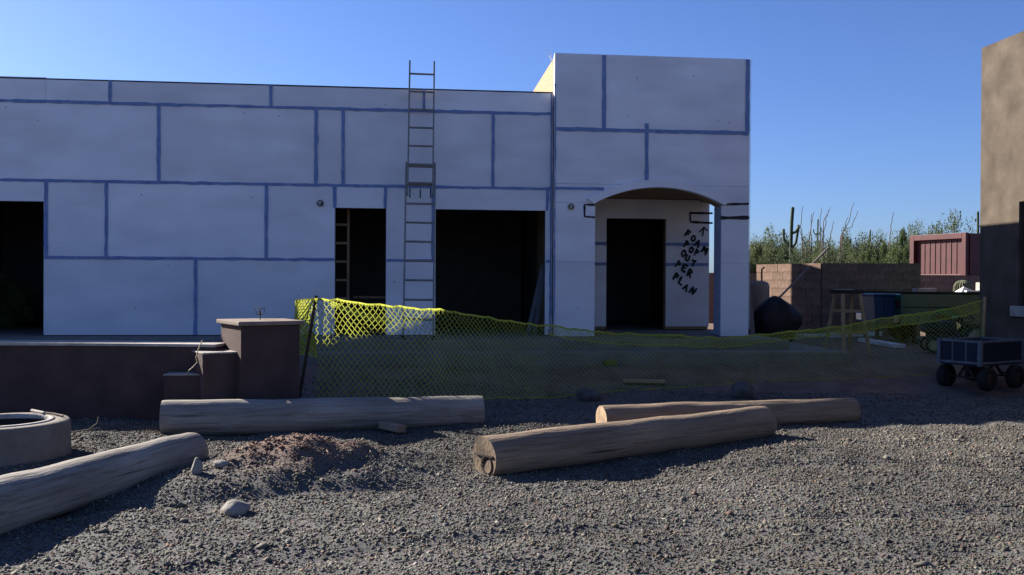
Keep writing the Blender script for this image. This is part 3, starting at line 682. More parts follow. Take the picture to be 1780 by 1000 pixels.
def netpos(s_, v):
    i = min(max(s_/LEN, 0), 1)*(len(TP)-1); k = int(i); f = i-k; k2 = min(k+1, len(TP)-1)
    t = TP[k]*(1-f)+TP[k2]*f; b = BT[k]*(1-f)+BT[k2]*f; p = b+(t-b)*v
    w_ = .05*math.sin(s_*2.1)+.03*math.sin(s_*5.3+v*3)+.02*math.sin(s_*9+v*5)
    bul = math.sin(v*3.14)*(.05+w_); wr = .022*math.sin(s_*13.7+4*v)*math.sin(s_*3.1+7*v)+.014*math.sin(s_*31+11*v+2*math.sin(s_*5)); return Vector((p[0]+bul*.3+.012*math.sin(v*17+s_*7), p[1]-bul-wr, p[2]+.5*wr-.018*abs(math.sin(s_*1.9))*v))-FO
def netmesh(pos, L, H, px_, rows, thick, name, parent):
    mb = MB(); cols = int(L/px_)
    def strand(a, b, thick=thick):
        d = b-a; 
        if d.length < 1e-5: return
        d.normalize(); u = Vector((0, 1, 0)); s_ = d.cross(u)
        if s_.length < .1: s_ = d.cross(Vector((1, 0, 0)))
        s_.normalize(); h = thick/2
        mb.add([a+s_*h, a-s_*h, b-s_*h, b+s_*h], [(0,1,2,3)])
    cache = {}
    def pp(i, j):
        if (i, j) not in cache: cache[(i, j)] = pos(i*px_/2, j/rows)
        return cache[(i, j)]
    for j in range(rows):
        for i in range(0, 2*cols+1):
            if (i+j) % 2: continue
            tk_ = thick*(1-.42*min(1, max(0, (i*px_/2-1.6)/2.5))) if L > 8 else thick      # shade put into strand width: thinner so the shaded run looks dimmer
            if i+1 <= 2*cols: strand(pp(i, j), pp(i+1, j+1), tk_)
            if i-1 >= 0: strand(pp(i, j), pp(i-1, j+1), tk_)
    return mb.build(name, M['net'], parent)
def band(pos, L, v, hgt, name, parent, step=.08):
    mb = MB(); n = int(L/step); vs_, fs = [], []
    for i in range(n+1):
        p = pos(i*step, v); q = Vector((0, 0, hgt/2)); y = Vector((0, .005, 0))
        vs_ += [p-q, p+q]
    for i in range(n): fs.append((2*i, 2*i+1, 2*i+3, 2*i+2))
    mb.add(vs_, fs); return mb.build(name, M['net'], parent)
tag(netmesh(netpos, LEN, 1.2, .066, 30, .0072, 'net', fence), kind='stuff')
band(netpos, LEN, 1.0, .022, 'top_band', fence); band(netpos, LEN, 0.0, .012, 'bottom_band', fence)
# the slack folded over along the sagging stretch
L0 = dd[4]
def foldpos(s_, v): p = netpos(L0+s_, 1.0); return p+Vector((0, -.03-.03*math.sin(s_*3)-.02*v, -.01-.11*v-.02*math.sin(s_*1.3)*v))
tag(netmesh(foldpos, LEN-L0-.1, .15, .05, 4, .006, 'folded_net', fence), kind='stuff')
band(foldpos, LEN-L0-.1, 1.0, .013, 'fold_band', fence)
# loose end bunched behind the leaning post
e0 = P(548, 520, 10.38); e1 = P(512, 523, 10.6); e2 = P(543, 533, 10.7)
def endpos(s_, v):
    t = s_/.62; p = e0.lerp(e1, min(t*2, 1)) if t < .5 else e1.lerp(e2, min((t-.5)*2, 1))
    return Vector((p.x-.12*(1-v)*math.sin(t*6), p.y+.05*math.sin(t*9+v*4), p.z-.62*(1-v)))-FO
tag(netmesh(endpos, .6, .6, .05, 18, .015, 'loose_end', fence), kind='stuff'); band(endpos, .6, 1.0, .025, 'loose_band', fence, .04)
sg0 = P(575, 533, 10.6); sg1 = P(680, 565, 11.0)
def swag(s_, v): t = s_/.8; p = sg0.lerp(sg1, t); return Vector((p.x, p.y+.03*math.sin(t*8), p.z+.07*v-.02*math.sin(t*3.1)))-FO
tag(netmesh(swag, .8, .07, .04, 3, .012, 'slack_fold', fence), kind='stuff')
a = P(550, 514, 10.27); b = G(517, 748, 0); b = P(519, 700, 10.2); b = a+(b-a)*1.22
MB().bar(b-FO, a-FO, .032, .032).build('post', M['rust'], fence)
a = P(1712, 516, 13.58); b = Vector((a.x-.05, a.y, hz(a.x, a.y)-.05)); MB().tube([b-FO, a-FO], .022, 8).build('post', M['pine'], fence)
a = P(1210, 590, 12.6)
# scraps of the same net lying on the dirt
def scrap(pts, label, wid=.16):
    ps = [G(x, y, .2) for x, y in pts]
    for i, p in enumerate(ps): 
        q = p
        for _ in range(4): q = G(pts[i][0], pts[i][1], hz(q.x, q.y)+.03)
        ps[i] = q
    d = [0]
    for a, b in zip(ps[:-1], ps[1:]): d.append(d[-1]+(b-a).length)
    o = thing('net_scrap', label, 'netting', ps[0])
    def pos(s_, v):
        c = [np.interp(s_, d, [p[i] for p in ps]) for i in range(3)]
        x = c[0]+.02*math.sin(s_*7); y = c[1]+(v-.5)*wid*(1+.5*math.sin(s_*4)); return Vector((x, y, hz(x, y)+.015+.05*abs(math.sin(s_*3+v*3))))-ps[0]
    tag(netmesh(pos, d[-1], wid, .05, 5, .021, 'net', o), kind='stuff'); band(pos, d[-1], 1.0, .02, 'edge_band', o, .06)
scrap([(955, 616), (1000, 615), (1030, 620), (1048, 630), (1090, 632), (1110, 636), (1150, 652)], 'crumpled yellow net scrap lying in a wavy line on the dirt', .22)
a = G(768, 634, .2); b = G(928, 637, .2); a.z = hz(a.x, a.y)+.03; b.z = hz(b.x, b.y)+.03
MB().bar((0, 0, 0), b-a, .09, .04).build('plank', M['pine'], None, a, bevel=.003, label='long narrow yellowish plank on the dirt before the widest doorway', cat='plank')
p = G(1120, 650, .25); b_ = MB().box(-.28, .28, -.1, .1, 0, .03).build('plank', M['pine'], None, (p.x, p.y, hz(p.x, p.y)+.01), label='short yellowish plank on the dirt before the porch', cat='plank'); b_.rotation_euler = (0, 0, R(-12))
p = P(1182, 590, 13.9); o = thing('green_net_bundle', 'small dark green net bundle on the patio edge before the porch', 'netting', (p.x, 14.05, SLAB-.012))
def bun(s_, v): return Vector((s_-.25, .12*math.sin(s_*12)*v, .012+.07*v*abs(math.sin(s_*8+1))))
netmesh(bun, .5, .1, .04, 4, .014, 'net', o)['kind'] = 'stuff'
for x in [q for q in bpy.data.objects if q.parent == o]: x.data.materials.clear(); x.data.materials.append(M['saguaro'])

# ------------------------------------------------------------------ neighbour house
XN = 9.4; cn = S(1704.5, 300, XN); YN = cn.y; zn = S(1711, 82, XN).z
nb = thing('stucco_house', 'tan stucco house end, upper wall in sun and lower wall in shade', 'house', (XN, YN, 0))
ww0, ww1 = S(1771, 400, XN).y, 11.9; wz0, wz1 = 1.17, 2.80
mb = MB()
for q in cut((4.0, YN, -.2, zn), [(ww1, ww0, wz0, wz1)]): mb.box(XN, XN+.25, q[0], q[1], q[2], q[3])
mb.box(XN+.252, 17, YN-.25, YN, -.2, zn).box(16.75, 17, 4, YN-.252, -.2, zn).box(XN+.252, 16.748, 4, 4.25, -.2, zn)
mb.v = [(v[0]-XN, v[1]-YN, v[2]) for v in mb.v]; mb.build('wall', M['tan'], nb, bevel=.0)
MB().box(.26, 7.3, -YN+4.3, -.26, zn-.5, zn-.35).build('roof', M['felt'], nb)
wd_ = MB().box(.1, .16, ww1-YN, ww0-YN, wz0, wz1).build('window', M['glass'], nb)
MB().box(.06, .1, ww1-YN, ww1-YN+.06, wz0, wz1).box(.06, .1, ww0-YN-.06, ww0-YN, wz0, wz1).build('frame', M['rust'], wd_)
s0 = S(1760, 540, XN).y; MB().box(-.05, .08, ww1-YN-.1, s0-YN, 1.0, 1.165).build('sill', M['cap'], nb, bevel=.01)

# ------------------------------------------------------------------ garden wagon
p = G(1704, 681, 0); p.z = hz(p.x, p.y); wg = thing('garden_wagon', 'flatbed garden wagon with pale framed dark mesh sides and fat black tyres', 'wagon', p, R(25))
TB = .34; wlen, wwid, hh = .98, .60, .33
# local: x along the length, near corner between the short end (x=-wlen/2 side) and the long side (y=-wwid/2)
MB().box(-wlen/2, wlen/2, -wwid/2, wwid/2, TB, TB+.025).build('bed', M['darkblue'], wg)
for (x0, x1, y0, y1, nb_) in ((-wlen/2, -wlen/2, -wwid/2, wwid/2, 3), (wlen/2, wlen/2, -wwid/2, wwid/2, 3), (-wlen/2, wlen/2, -wwid/2, -wwid/2, 1), (-wlen/2, wlen/2, wwid/2, wwid/2, 1)):
    a = Vector((x0, y0, 0)); b = Vector((x1, y1, 0)); z0, z1 = Vector((0,0,TB+.04)), Vector((0,0,TB+hh))
    sd = MB().bar(a+z0, b+z0, .03, .03).bar(a+z1, b+z1, .03, .03)
    for i in range(1, nb_): q = a.lerp(b, i/nb_); sd.bar(q+z0, q+z1, .016, .016)
    so_ = sd.build('side_rail', M['wagonframe'], wg)
    d = (b-a).normalized(); MB().bar(a+d*.016+(z0+z1)/2, b-d*.016+(z0+z1)/2, .008, hh-.07, up=(0,0,1)).build('mesh_panel', M['darkblue'], so_)
for x in (-1, 1):
    for y in (-1, 1):
        MB().box(x*wlen/2-.025, x*wlen/2+.025, y*wwid/2-.025, y*wwid/2+.025, TB, TB+hh+.02).build('corner_post', M['wagonframe'], wg)
        Mw = Matrix.Translation((x*.33, y*.30, .165)) @ Matrix.Rotation(R(90), 4, 'X')
        whl = MB().lathe([(.08, -.05), (.14, -.06), (.162, -.04), (.165, 0), (.162, .04), (.14, .06), (.08, .05)], n=24, M=Mw).build('wheel', M['black'], wg)
        MB().lathe([(0, -.03), (.08, -.045), (.082, .045), (0, .03)], n=16, M=Mw).build('rim', M['rust'], whl)
    MB().tube([(x*.33, -.3, .165), (x*.33, .3, .165)], .012, 6).bar((x*.33, -.12, .165), (x*.33, 0, TB), .03, .03).bar((x*.33, .12, .165), (x*.33, 0, TB), .03, .03).build('axle', M['rust'], wg)
MB().tube([(.45, 0, .2), (.75, 0, .16), (1.15, 0, .1)], .014, 8).tube([(1.15, -.12, .1), (1.15, .12, .1)], .012, 6).build('handle', M['rust'], wg)

# ------------------------------------------------------------------ pickup, tractor, bin, stool
p = G(1566, 612, .28); p.y = 17.4; p.x = W(1566, 600, 17.4).x; gz = hz(p.x, p.y)
tr = thing('pickup_truck', 'dark green pickup truck parked behind the tan stucco house', 'truck', (p.x, p.y, gz), R(2)); tr.scale = (.93, .93, .93); TRZ = 1.12*.93+.004
Lt, Wt = 6.0, 1.7
def side_prof(z0, zt_bed, zt_cab):
    return None
wxs = (.98, 5.0); wr = .33
def lower_outline():
    pts = [(0, .42)]
    for wx_ in wxs:
        pts += [(wx_+.42*math.cos(a), .36+.42*math.sin(a)) for a in np.linspace(math.pi-.14, .14, 12)]
    pts += [(Lt, .42), (Lt, .85), (Lt-.15, .98), (4.7, 1.08), (0, 1.08)]
    return pts
MB().prism(lower_outline(), 0, .06).prism(lower_outline(), Wt-.06, Wt).box(.0, .06, .062, Wt-.062, .5, 1.075).box(.06, 2.6, .062, Wt-.062, .5, .56).box(2.6, Lt-.01, .062, Wt-.062, .45, .98).build('body', M['green'], tr, bevel=.02)
MB().box(.0, 3.05, -.012, .07, 1.081, 1.12).box(.0, 3.05, Wt-.07, Wt+.012, 1.081, 1.12).build('bed_rail', M['black'], tr, bevel=.006)
MB().prism([(3.1, 1.085), (4.7, 1.085), (4.2, 1.72), (3.2, 1.74)], .05, Wt-.05).build('cab', M['green'], tr, bevel=.03)
MB().prism([(3.3, 1.14), (4.45, 1.14), (4.1, 1.62), (3.34, 1.64)], .038, .047).build('side_window', M['glass'], tr)
MB().box(-.14, .0-.002, .05, Wt-.05, .45, .62).build('bumper', M['chrome'], tr, bevel=.02)
for y in (.1, Wt-.1): MB().box(-.012, .02, y-.07, y+.07, .75, .95).build('tail_light', M['red'], tr)
MB().box(.02, 2.0, -.006, 0, .78, .80).build('side_trim', M['black'], tr)
for x in wxs:
    for y in (.1, Wt-.1):
        Mw = Matrix.Translation((x, y, wr)) @ Matrix.Rotation(R(90), 4, 'X')
        whl = MB().lathe([(.2, -.1), (.29, -.11), (.33, -.08), (.335, 0), (.33, .08), (.29, .11), (.2, .1)], n=28, M=Mw).build('wheel', M['black'], tr)
        MB().lathe([(0, -.07), (.1, -.075), (.2, -.1), (.2, .1), (.1, .075), (0, .07)], n=20, M=Mw).build('rim', M['rust'], whl)
def on_truck(px, py, yy): q = W(px, py, yy); return q
q = W(1673, 514, 17.6); MB().add([(-.16, -.14, 0), (.16, -.12, 0), (.14, .14, 0), (-.14, .13, 0), (-.02, 0, .11), (.1, .02, .06)], [(0,1,5,4), (1,2,5), (2,3,4,5), (3,0,4), (3,2,1,0)]).build('white_bag', M['white'], None, (q.x, 17.52, gz+TRZ), label='crumpled white bag on the green truck bed rail', cat='bag')
MB().box(-.28, .28, -.12, .12, 0, .03).build('foam_offcut', M['white'], None, (W(1694, 514, 17.5).x, 17.44, gz+TRZ), label='thin bright white foam sheet lying on the truck bed rail', cat='foam')
MB().box(-.1, .1, -.08, .08, 0, .16).build('carton', M['cap'], None, (W(1695, 508, 17.7).x, 17.45, gz+TRZ+.032), bevel=.006, label='small pale carton standing on the white foam sheet', cat='box')
q = W(1602, 508, 17.6); MB().box(-.2, .2, -.1, .1, 0, .07).build('plank_offcut', M['cap'], None, (q.x, 17.5, gz+TRZ), bevel=.004, label='pale board lying across the rear of the truck bed', cat='plank')
# ride-on mower: steering wheel and spoked wheel stand out
p = G(1672, 606, .27); p = P(1672, 600, 15.9); p.z = hz(p.x, p.y)
tm = thing('garden_tractor', 'small garden tractor with black steering wheel and tan spoked wheel', 'tractor', p, R(-20))
zst = P(1672, 553, 15.9).z-p.z
MB().lathe([(.165, 0), (.178, .012), (.19, 0), (.178, -.012), (.165, 0)], n=28, M=Matrix.Translation((0, 0, zst)) @ Matrix.Rotation(R(24), 4, 'X')).build('steering_wheel', M['black'], tm)
MB().tube([(0, 0, zst), (0, .04, .35)], .02, 8).bar((-.17, 0, zst), (.17, 0, zst), .03, .015).build('steering_column', M['black'], tm)
MB().box(-.55, .5, -.16, .22, .22, .36).box(-.65, -.12, -.18, .24, .36, .56).build('chassis', M['felt'], tm, bevel=.03)
MB().box(.2, .5, -.16, .2, .4, .46).box(.44, .52, -.16, .2, .46, .72).build('seat', M['black'], tm, bevel=.03)
for x, r_ in ((.2, .25), (-.5, .13)):
    for y in (-.26, .3):
        Mw = Matrix.Translation((x, y, r_+.02)) @ Matrix.Rotation(R(90), 4, 'X')
        whl = MB().lathe([(r_*.74, -.06), (r_*.95, -.06), (r_, 0), (r_*.95, .06), (r_*.74, .06)], n=22, M=Mw).build('wheel', M['black'], tm)
        q = MB().lathe([(0, .05), (r_*.3, .055), (r_*.74, .045), (r_*.74, -.045), (0, -.05)], n=22, M=Mw)
        for k in range(6): c, s_ = math.cos(k*1.047), math.sin(k*1.047); q.bar(Mw @ Vector((.04*c, .04*s_, .062)), Mw @ Vector((r_*.7*c, r_*.7*s_, .056)), .025, .02)
        q.build('rim', M['cream'], whl)
# blue bin
p = P(1546, 600, 18.9); p.z = hz(p.x, p.y); bn = thing('blue_bin', 'dark blue metal bin standing behind the rear of the green truck', 'bin', p, R(-4))
zt_ = P(1546, 511, 18.9).z-p.z
MB().prism([(-.44, .38), (.44, .38), (.48, zt_-.04), (-.48, zt_-.04)], -.35, .35).build('tub', M['blue'], bn, bevel=.015)
MB().box(-.5, .5, -.38, .38, zt_-.038, zt_).build('lid', M['blue'], bn, bevel=.012)
for x in (-.25, .0, .25): MB().box(x-.02, x+.02, -.375, -.352, .42, zt_-.08).build('rib', M['blue'], bn)
MB().box(-.08, .08, -.40, -.376, zt_-.2, zt_-.12).build('latch', M['black'], bn)
for x in (-.38, .38):
    for y in (-.28, .28): MB().box(x-.03, x+.03, y-.03, y+.03, 0, .379).build('leg', M['rust'], bn)
# tall wooden stool
p = P(1472, 612, 15.5); p.z = hz(p.x, p.y); st = thing('work_stool', 'tall bare wood work stool with a dark top', 'stool', p, R(12))
zt_ = P(1470, 504, 15.5).z-p.z
MB().box(-.24, .24, -.14, .14, zt_-.06, zt_).build('top', M['felt'], st, bevel=.008)
MB().box(-.25, .02, -.13, .0, zt_+.001, zt_+.014).build('lit_strip', M['cap'], st)  # pale strip painting in the lit left part of the dark top
lg_ = []
for x in (-1, 1):
    for y in (-1, 1): 
        MB().bar((x*.26, y*.26, 0), (x*.17, y*.10, zt_-.06), .045, .04).build('leg', M['pine'], st)
for y in (-1, 1):
    for f in (.35, .68): MB().bar((-(.26-.09*f), y*(.26-.16*f), f*zt_), ((.26-.09*f), y*(.26-.16*f), f*zt_), .03, .045).build('stretcher', M['pine'], st)

# ------------------------------------------------------------------ block walls
def block_wall(a, b, ztop, zbot, label, bl=.4, bh=.2, th=.2, frm=0):
    a = Vector((a[0], a[1], 0)); b = Vector((b[0], b[1], 0)); d = b-a; L = d.length
    o = thing('block_wall', label, 'wall', (a.x, a.y, 0), math.atan2(d.y, d.x))
    MB().box(.006, L-.006, .012, th-.012, zbot, ztop-.006).build('mortar_core', M['mortar'], o)
    mbx = MB().box(.004, bl-.004, 0, th, .004, bh-.004); me0 = None
    nr = int(round((ztop-zbot)/bh))
    for r_ in range(nr):
        z = ztop-(r_+1)*bh; x = -(bl/2 if r_ % 2 else 0)
        while x < L-.02:
            x0 = max(x, 0); x1 = min(x+bl, L)
            if x1-x0 > bl-.01 and me0 is not None: ob = link('block', me0, None, o, (x0, random.uniform(-.006, .006), z))
            else:
                ob = MB().box(.004, x1-x0-.004, 0, th, .004, bh-.004).build('block', M['block'], o, (x0, random.uniform(-.006, .006), z))
                if x1-x0 > bl-.01: me0 = ob.data
            x += bl
    return o
cA = P(1315, 458, 23.6); cB = P(1427, 458, 21.5); cC = P(1601, 459, 21.2); zw = 1.98
block_wall((cA.x, cA.y), (cB.x, cB.y), zw, .18, 'block wall return, partly sunlit, beside the tan tank')
block_wall((cB.x+.02, cB.y-.02), (cC.x, cC.y), zw, .18, 'long shaded brown block wall behind the work stool and truck')
cD = P(1596, 478, 25); cE = P(1760, 478, 26); block_wall((cD.x, cD.y), (cE.x, cE.y), 1.5+(494-478)*25/1600, .1, 'lower block wall in front of the maroon container')
cF = P(1230, 474, 27); cG = P(1322, 474, 27); block_wall((cF.x, cF.y), (cG.x, cG.y), 1.80, .1, 'far block wall seen beside the tower corner behind the tan tank')

# ------------------------------------------------------------------ maroon container
k0 = P(1584, 410, 27.5); k1 = P(1682, 393, 25.6); zc1 = 3.2
d = Vector((k1.x-k0.x, k1.y-k0.y, 0)); Lc = d.length; k0z = k0.z
ct = thing('container', 'maroon steel container with framed side panel rising above the block wall', 'container', (k0.x, k0.y, 0), math.atan2(d.y, d.x))
MB().box(.05, Lc-.05, .06, 2.2, .2, k0z-.05).build('box', M['red'], ct)
for (x0, x1, z0, z1) in ((0, .16, .2, k0z), (Lc-.14, Lc, .2, k0z), (.162, Lc-.142, k0z-.16, k0z), (.162, Lc-.142, k0z-1.28, k0z-1.16), (.162, Lc-.142, .2, .4)):
    MB().box(x0, x1, -.06, .058, z0, z1).build('frame_rail', M['red'], ct, bevel=.008)
for i in range(9): x = .25+i*(Lc-.5)/8; MB().box(x, x+.03, .045, .059, k0z-1.14, k0z-.18).build('panel_rib', M['red'], ct)
MB().box(Lc-.048, Lc+.03, .07, 2.2, .2, k0z-.02).build('end_panel', M['red'], ct)
# tan tank, covered barbecue, poles, boards on the ground
p = P(1316, 560, 20.5); p.z = hz(p.x, p.y); zt_ = P(1318, 488, 20.5).z-p.z; tk = thing('water_tank', 'tan domed plastic tank beside the tower corner', 'tank', p)
MB().lathe([(0, .06), (.24, .06), (.26, .1), (.265, zt_-.14), (.24, zt_-.05), (.16, zt_-.01), (0, zt_)], n=28).build('body', M['tank'], tk)
MB().lathe([(.24, 0), (.25, .06)], n=24).build('stand', M['black'], tk); MB().tube([(.1, 0, zt_-.01), (.1, 0, zt_+.25), (.16, 0, zt_+.3)], .02, 8).build('pipe', M['black'], tk)
p = P(1346, 583, 18.6); p.z = hz(p.x, p.y); zt_ = P(1346, 514, 18.6).z-p.z
loc = random.Random(5); prof = [(.36, 0), (.40, .18), (.46, .35), (.44, .5), (.30, .68), (.12, .82), (0, .86)]; n = 28; vs_, fs = [], []
for i, (r_, z_) in enumerate(prof):
    for j in range(n):
        q = 2*math.pi*j/n; rr = r_*(1+.12*math.sin(3*q+i*.7)+.08*math.sin(7*q-i)+loc.gauss(0, .04))*(1 if abs(math.cos(q)) > .5 else .8); vs_.append((rr*1.05*math.cos(q), rr*.75*math.sin(q), z_/.86*zt_))
for i in range(len(prof)-1):
    for j in range(n): fs.append((i*n+j, i*n+(j+1)%n, (i+1)*n+(j+1)%n, (i+1)*n+j))
bq = thing('covered_barbecue', 'lumpy black tarp-covered barbecue before the block wall', 'barbecue', p); MB().add(vs_, fs, True).build('tarp_cover', M['tarp'], bq)
MB().tube([(-.36, -.2, .02), (.36, -.2, .02)], .02, 6).build('frame_tube', M['rust'], bq)
a = P(1310, 578, 17.6); a.z = hz(a.x, a.y); b = P(1301.5, 492, 18.0); o = MB().bar((0,0,0.0), b-a, .09, .03).build('leaning_board', M['board'], None, a, label='grey board leaning upright beside the tower corner', cat='board')
a = P(1362, 512, 18.95); a.z = hz(a.x, a.y)+.35; a = P(1352, 520, 21.0); b = P(1440, 431, 22.3); o = MB().tube([(0,0,0), b-a], .035, 8).build('leaning_pole', M['board'], None, a, label='long grey pole leaning over the corner of the block wall', cat='pole')
a2 = P(1345, 575, 20.9); a2.z = hz(a2.x, a2.y)
for x in [o]:
    x.data.vertices[0].co  # pole foot is carried down to the ground below
dirp = (b-a); tpar = (a.z-hz(a.x, a.y))/dirp.z; foot = a-dirp*tpar; foot.z = hz(foot.x, foot.y); bpy.data.objects.remove(o)
MB().tube([(0,0,0), b-foot], .024, 8).build('leaning_pole', M['board'], None, foot, label='long grey pole leaning over the corner of the block wall', cat='pole')
def sheet(px0, py0, px1, py1, w_, th, label, m_='white', z=.3, name='foam_offcut', cat='foam', dz=.0):
    a = G(px0, py0, z); b = G(px1, py1, z); a.z = max(hz(a.x, a.y), hz(b.x, b.y))+th/2+.004+dz; b.z = a.z
    MB().bar((0,0,0), b-a, w_, th).build(name, M[m_], None, a, bevel=.004, label=label, cat=cat)
sheet(1300, 576, 1334, 571, .5, .08, 'white foam offcut on the ground under the leaning board', z=.35)
sheet(1392, 584, 1452, 582, .18, .07, 'short white foam strip lying left of the wooden stool', z=.35)
sheet(1440, 584, 1562, 578, .16, .09, 'long white foam strip lying behind the wooden stool', z=.35)
sheet(1500, 590, 1564, 601, .22, .07, 'white foam strip angled toward the truck wheel', z=.35)
# barrel cactus behind the truck
p = P(1673, 520, 22.5); zg = hz(p.x, p.y); cz = P(1673, 487, 22.5).z-zg; o = thing('barrel_cactus', 'ribbed rounded cactus top showing above the truck', 'cactus', (p.x, p.y, zg))
n = 44; prof = [(.12, -.05), (.15, cz*.3), (.165, cz*.6), (.175, cz-.26), (.168, cz-.15), (.14, cz-.07), (.085, cz-.018), (0, cz)]; vs_, fs = [], []
for (r_, z_) in prof:
    for j in range(n): q = 2*math.pi*j/n; rr = r_*1.1*(1+(.10 if j % 2 else -.06)); vs_.append((rr*math.cos(q), rr*math.sin(q), z_))
for i in range(len(prof)-1):
    for j in range(n): fs.append((i*n+j, i*n+(j+1)%n, (i+1)*n+(j+1)%n, (i+1)*n+j))
MB().add(vs_, fs).build('ribbed_stem', M['barrel'], o)

# ------------------------------------------------------------------ desert behind
def cactus_tube(mb, pts, r_, n=22, m_=5):
    pts = [Vector(p) for p in pts]; out = []
    for i in range(len(pts)-1):
        p0 = pts[max(i-1, 0)]; p1 = pts[i]; p2 = pts[i+1]; p3 = pts[min(i+2, len(pts)-1)]
        for k in range(m_):
            t = k/m_; out.append(.5*((2*p1)+(-p0+p2)*t+(2*p0-5*p1+4*p2-p3)*t*t+(-p0+3*p1-3*p2+p3)*t**3))
    out.append(pts[-1]); L = len(out); rad = [r_*(.82+.18*min(1, i/3)) for i in range(L)]
    e = (out[-1]-out[-2]).normalized(); out += [out[-1]+e*r_*.5, out[-1]+e*r_*.8]; rad += [r_*.75, r_*.15]
    o = len(mb.v); mb.tube(out, rad, n)
    for idx in range(o, o+len(out)*n):
        if (idx-o) % 2:
            c = out[(idx-o)//n]; v = Vector(mb.v[idx]); mb.v[idx] = tuple(c+(v-c)*.84)
def saguaro(d, trunk, arms, wpx, label):
    base = P(trunk[0][0], trunk[0][1], d); z = hz(base.x, base.y); base.z = z
    o = thing('saguaro', label, 'cactus', base); mk_ = lambda L: [P(x, y, d)-base for x, y in L]
    r_ = wpx/2*d/1600; mb = MB(); t = mk_(trunk); t[0] = Vector((t[0].x, t[0].y, 0)); cactus_tube(mb, t, r_); mb.build('trunk', M['saguaro'], o)
    for i, a in enumerate(arms):
        mb = MB(); pts = mk_(a); pts = [q+Vector((0, (-.25 if i % 2 else .25)*math.sin(j/len(pts)*2), 0)) for j, q in enumerate(pts)]; cactus_tube(mb, pts, r_*.78, 18); mb.build('arm', M['saguaro'], o)
saguaro(42, [(1374, 470), (1375, 430), (1376, 390), (1378, 362)], [[(1375, 428), (1370, 424), (1366, 416), (1366, 399)], [(1377, 406), (1381, 403), (1385, 396)], [(1378, 430), (1385, 422), (1389, 408), (1392, 392)]], 6.0, 'tall saguaro with three raised arms rising from the desert scrub')
saguaro(75, [(1421, 470), (1421, 420), (1421.5, 400), (1422, 382)], [[(1421, 409), (1417, 406), (1416, 399)], [(1421.5, 408), (1425, 404), (1425, 397)]], 2.6, 'small distant saguaro with two short arms among the ocotillo canes')
saguaro(80, [(1511, 470), (1511, 430), (1512, 415), (1513, 401)], [], 2.8, 'armless distant saguaro tip poking out of the scrub')
saguaro(50, [(1700, 480), (1700, 430), (1700, 390), (1700, 369)], [], 4.0, 'single saguaro stem behind the maroon container')
def ocotillo(d, canes, label):
    b = P(canes[0][0][0], canes[0][0][1], d); b.z = hz(b.x, b.y); o = thing('ocotillo', label, 'ocotillo', b)
    for c in canes:
        pts = [P(x, y, d+random.uniform(-.3, .3))-b for x, y in c]; pts[0] = Vector((random.uniform(-.06, .06), random.uniform(-.06, .06), 0)); k = len(pts)
        fine = []
        for i in range(k-1):
            for t in range(4): fine.append(pts[i].lerp(pts[i+1], t/4)+Vector((random.gauss(0, .015), random.gauss(0, .015), 0)))
        fine.append(pts[-1]); mb = MB(); mb.tube(fine, [.028*(1-.65*i/len(fine)) for i in range(len(fine))], 5)
        mb.build('cane', M['ocotillo'], o)
ocotillo(38, [[(1396, 470), (1394, 420), (1392, 395), (1396, 358)], [(1398, 470), (1400, 430), (1390, 400)]], 'thin ocotillo canes close beside the tall saguaro')
ocotillo(38, [[(1408, 470), (1407, 420), (1409, 395), (1411, 372)], [(1410, 470), (1411, 430), (1409, 395), (1415, 368)]], 'paired dark ocotillo canes between the two armed saguaros')
ocotillo(40, [[(1430, 470), (1427, 420), (1425, 390), (1428, 362)], [(1431, 470), (1429, 420), (1432, 385), (1444, 360)], [(1432, 470), (1431, 410), (1436, 385), (1440, 366)], [(1434, 470), (1440, 425), (1446, 400), (1449, 384)]], 'spreading ocotillo with four canes right of the small saguaro')
ocotillo(40, [[(1452, 470), (1464, 405), (1475, 385), (1485, 352)], [(1453, 470), (1466, 400), (1480, 395), (1491, 367)], [(1452, 470), (1462, 412), (1474, 378)]], 'slanting ocotillo canes rising above the mid scrub')
ocotillo(40, [[(1548, 470), (1547, 420), (1549, 392), (1553, 369)]], 'lone upright ocotillo cane left of the maroon container')
def foliage(seed, n, leaf, flat=.75, clumps=26, airy=False):
    g = np.random.default_rng(seed); cs = g.normal(0, 1, (clumps, 3)); cs /= np.linalg.norm(cs, axis=1)[:, None]; cs *= (g.random(clumps)**(.45))[:, None]*.82
    cs[:, 2] = cs[:, 2]*flat+.55; k = g.integers(0, clumps, n); rad = g.uniform(.16, .36, clumps)
    p = g.normal(0, 1, (n, 3)); p /= np.linalg.norm(p, axis=1)[:, None]; p *= (g.random(n)**.5)[:, None]; p = cs[k]+p*rad[k][:, None]; p[:, 2] = np.maximum(p[:, 2], .02)
    a = g.normal(0, 1, (n, 3)); a /= np.linalg.norm(a, axis=1)[:, None]; b = np.cross(a, g.normal(0, 1, (n, 3))); b /= np.linalg.norm(b, axis=1)[:, None]
    s_ = leaf*np.exp(g.normal(0, .35, n))[:, None]
    V = np.stack([p-a*s_, p+b*s_*.75, p+a*s_, p-b*s_*.75], 1).reshape(-1, 3); return np_mesh('foliage', V, np.arange(4*n).reshape(-1, 4))
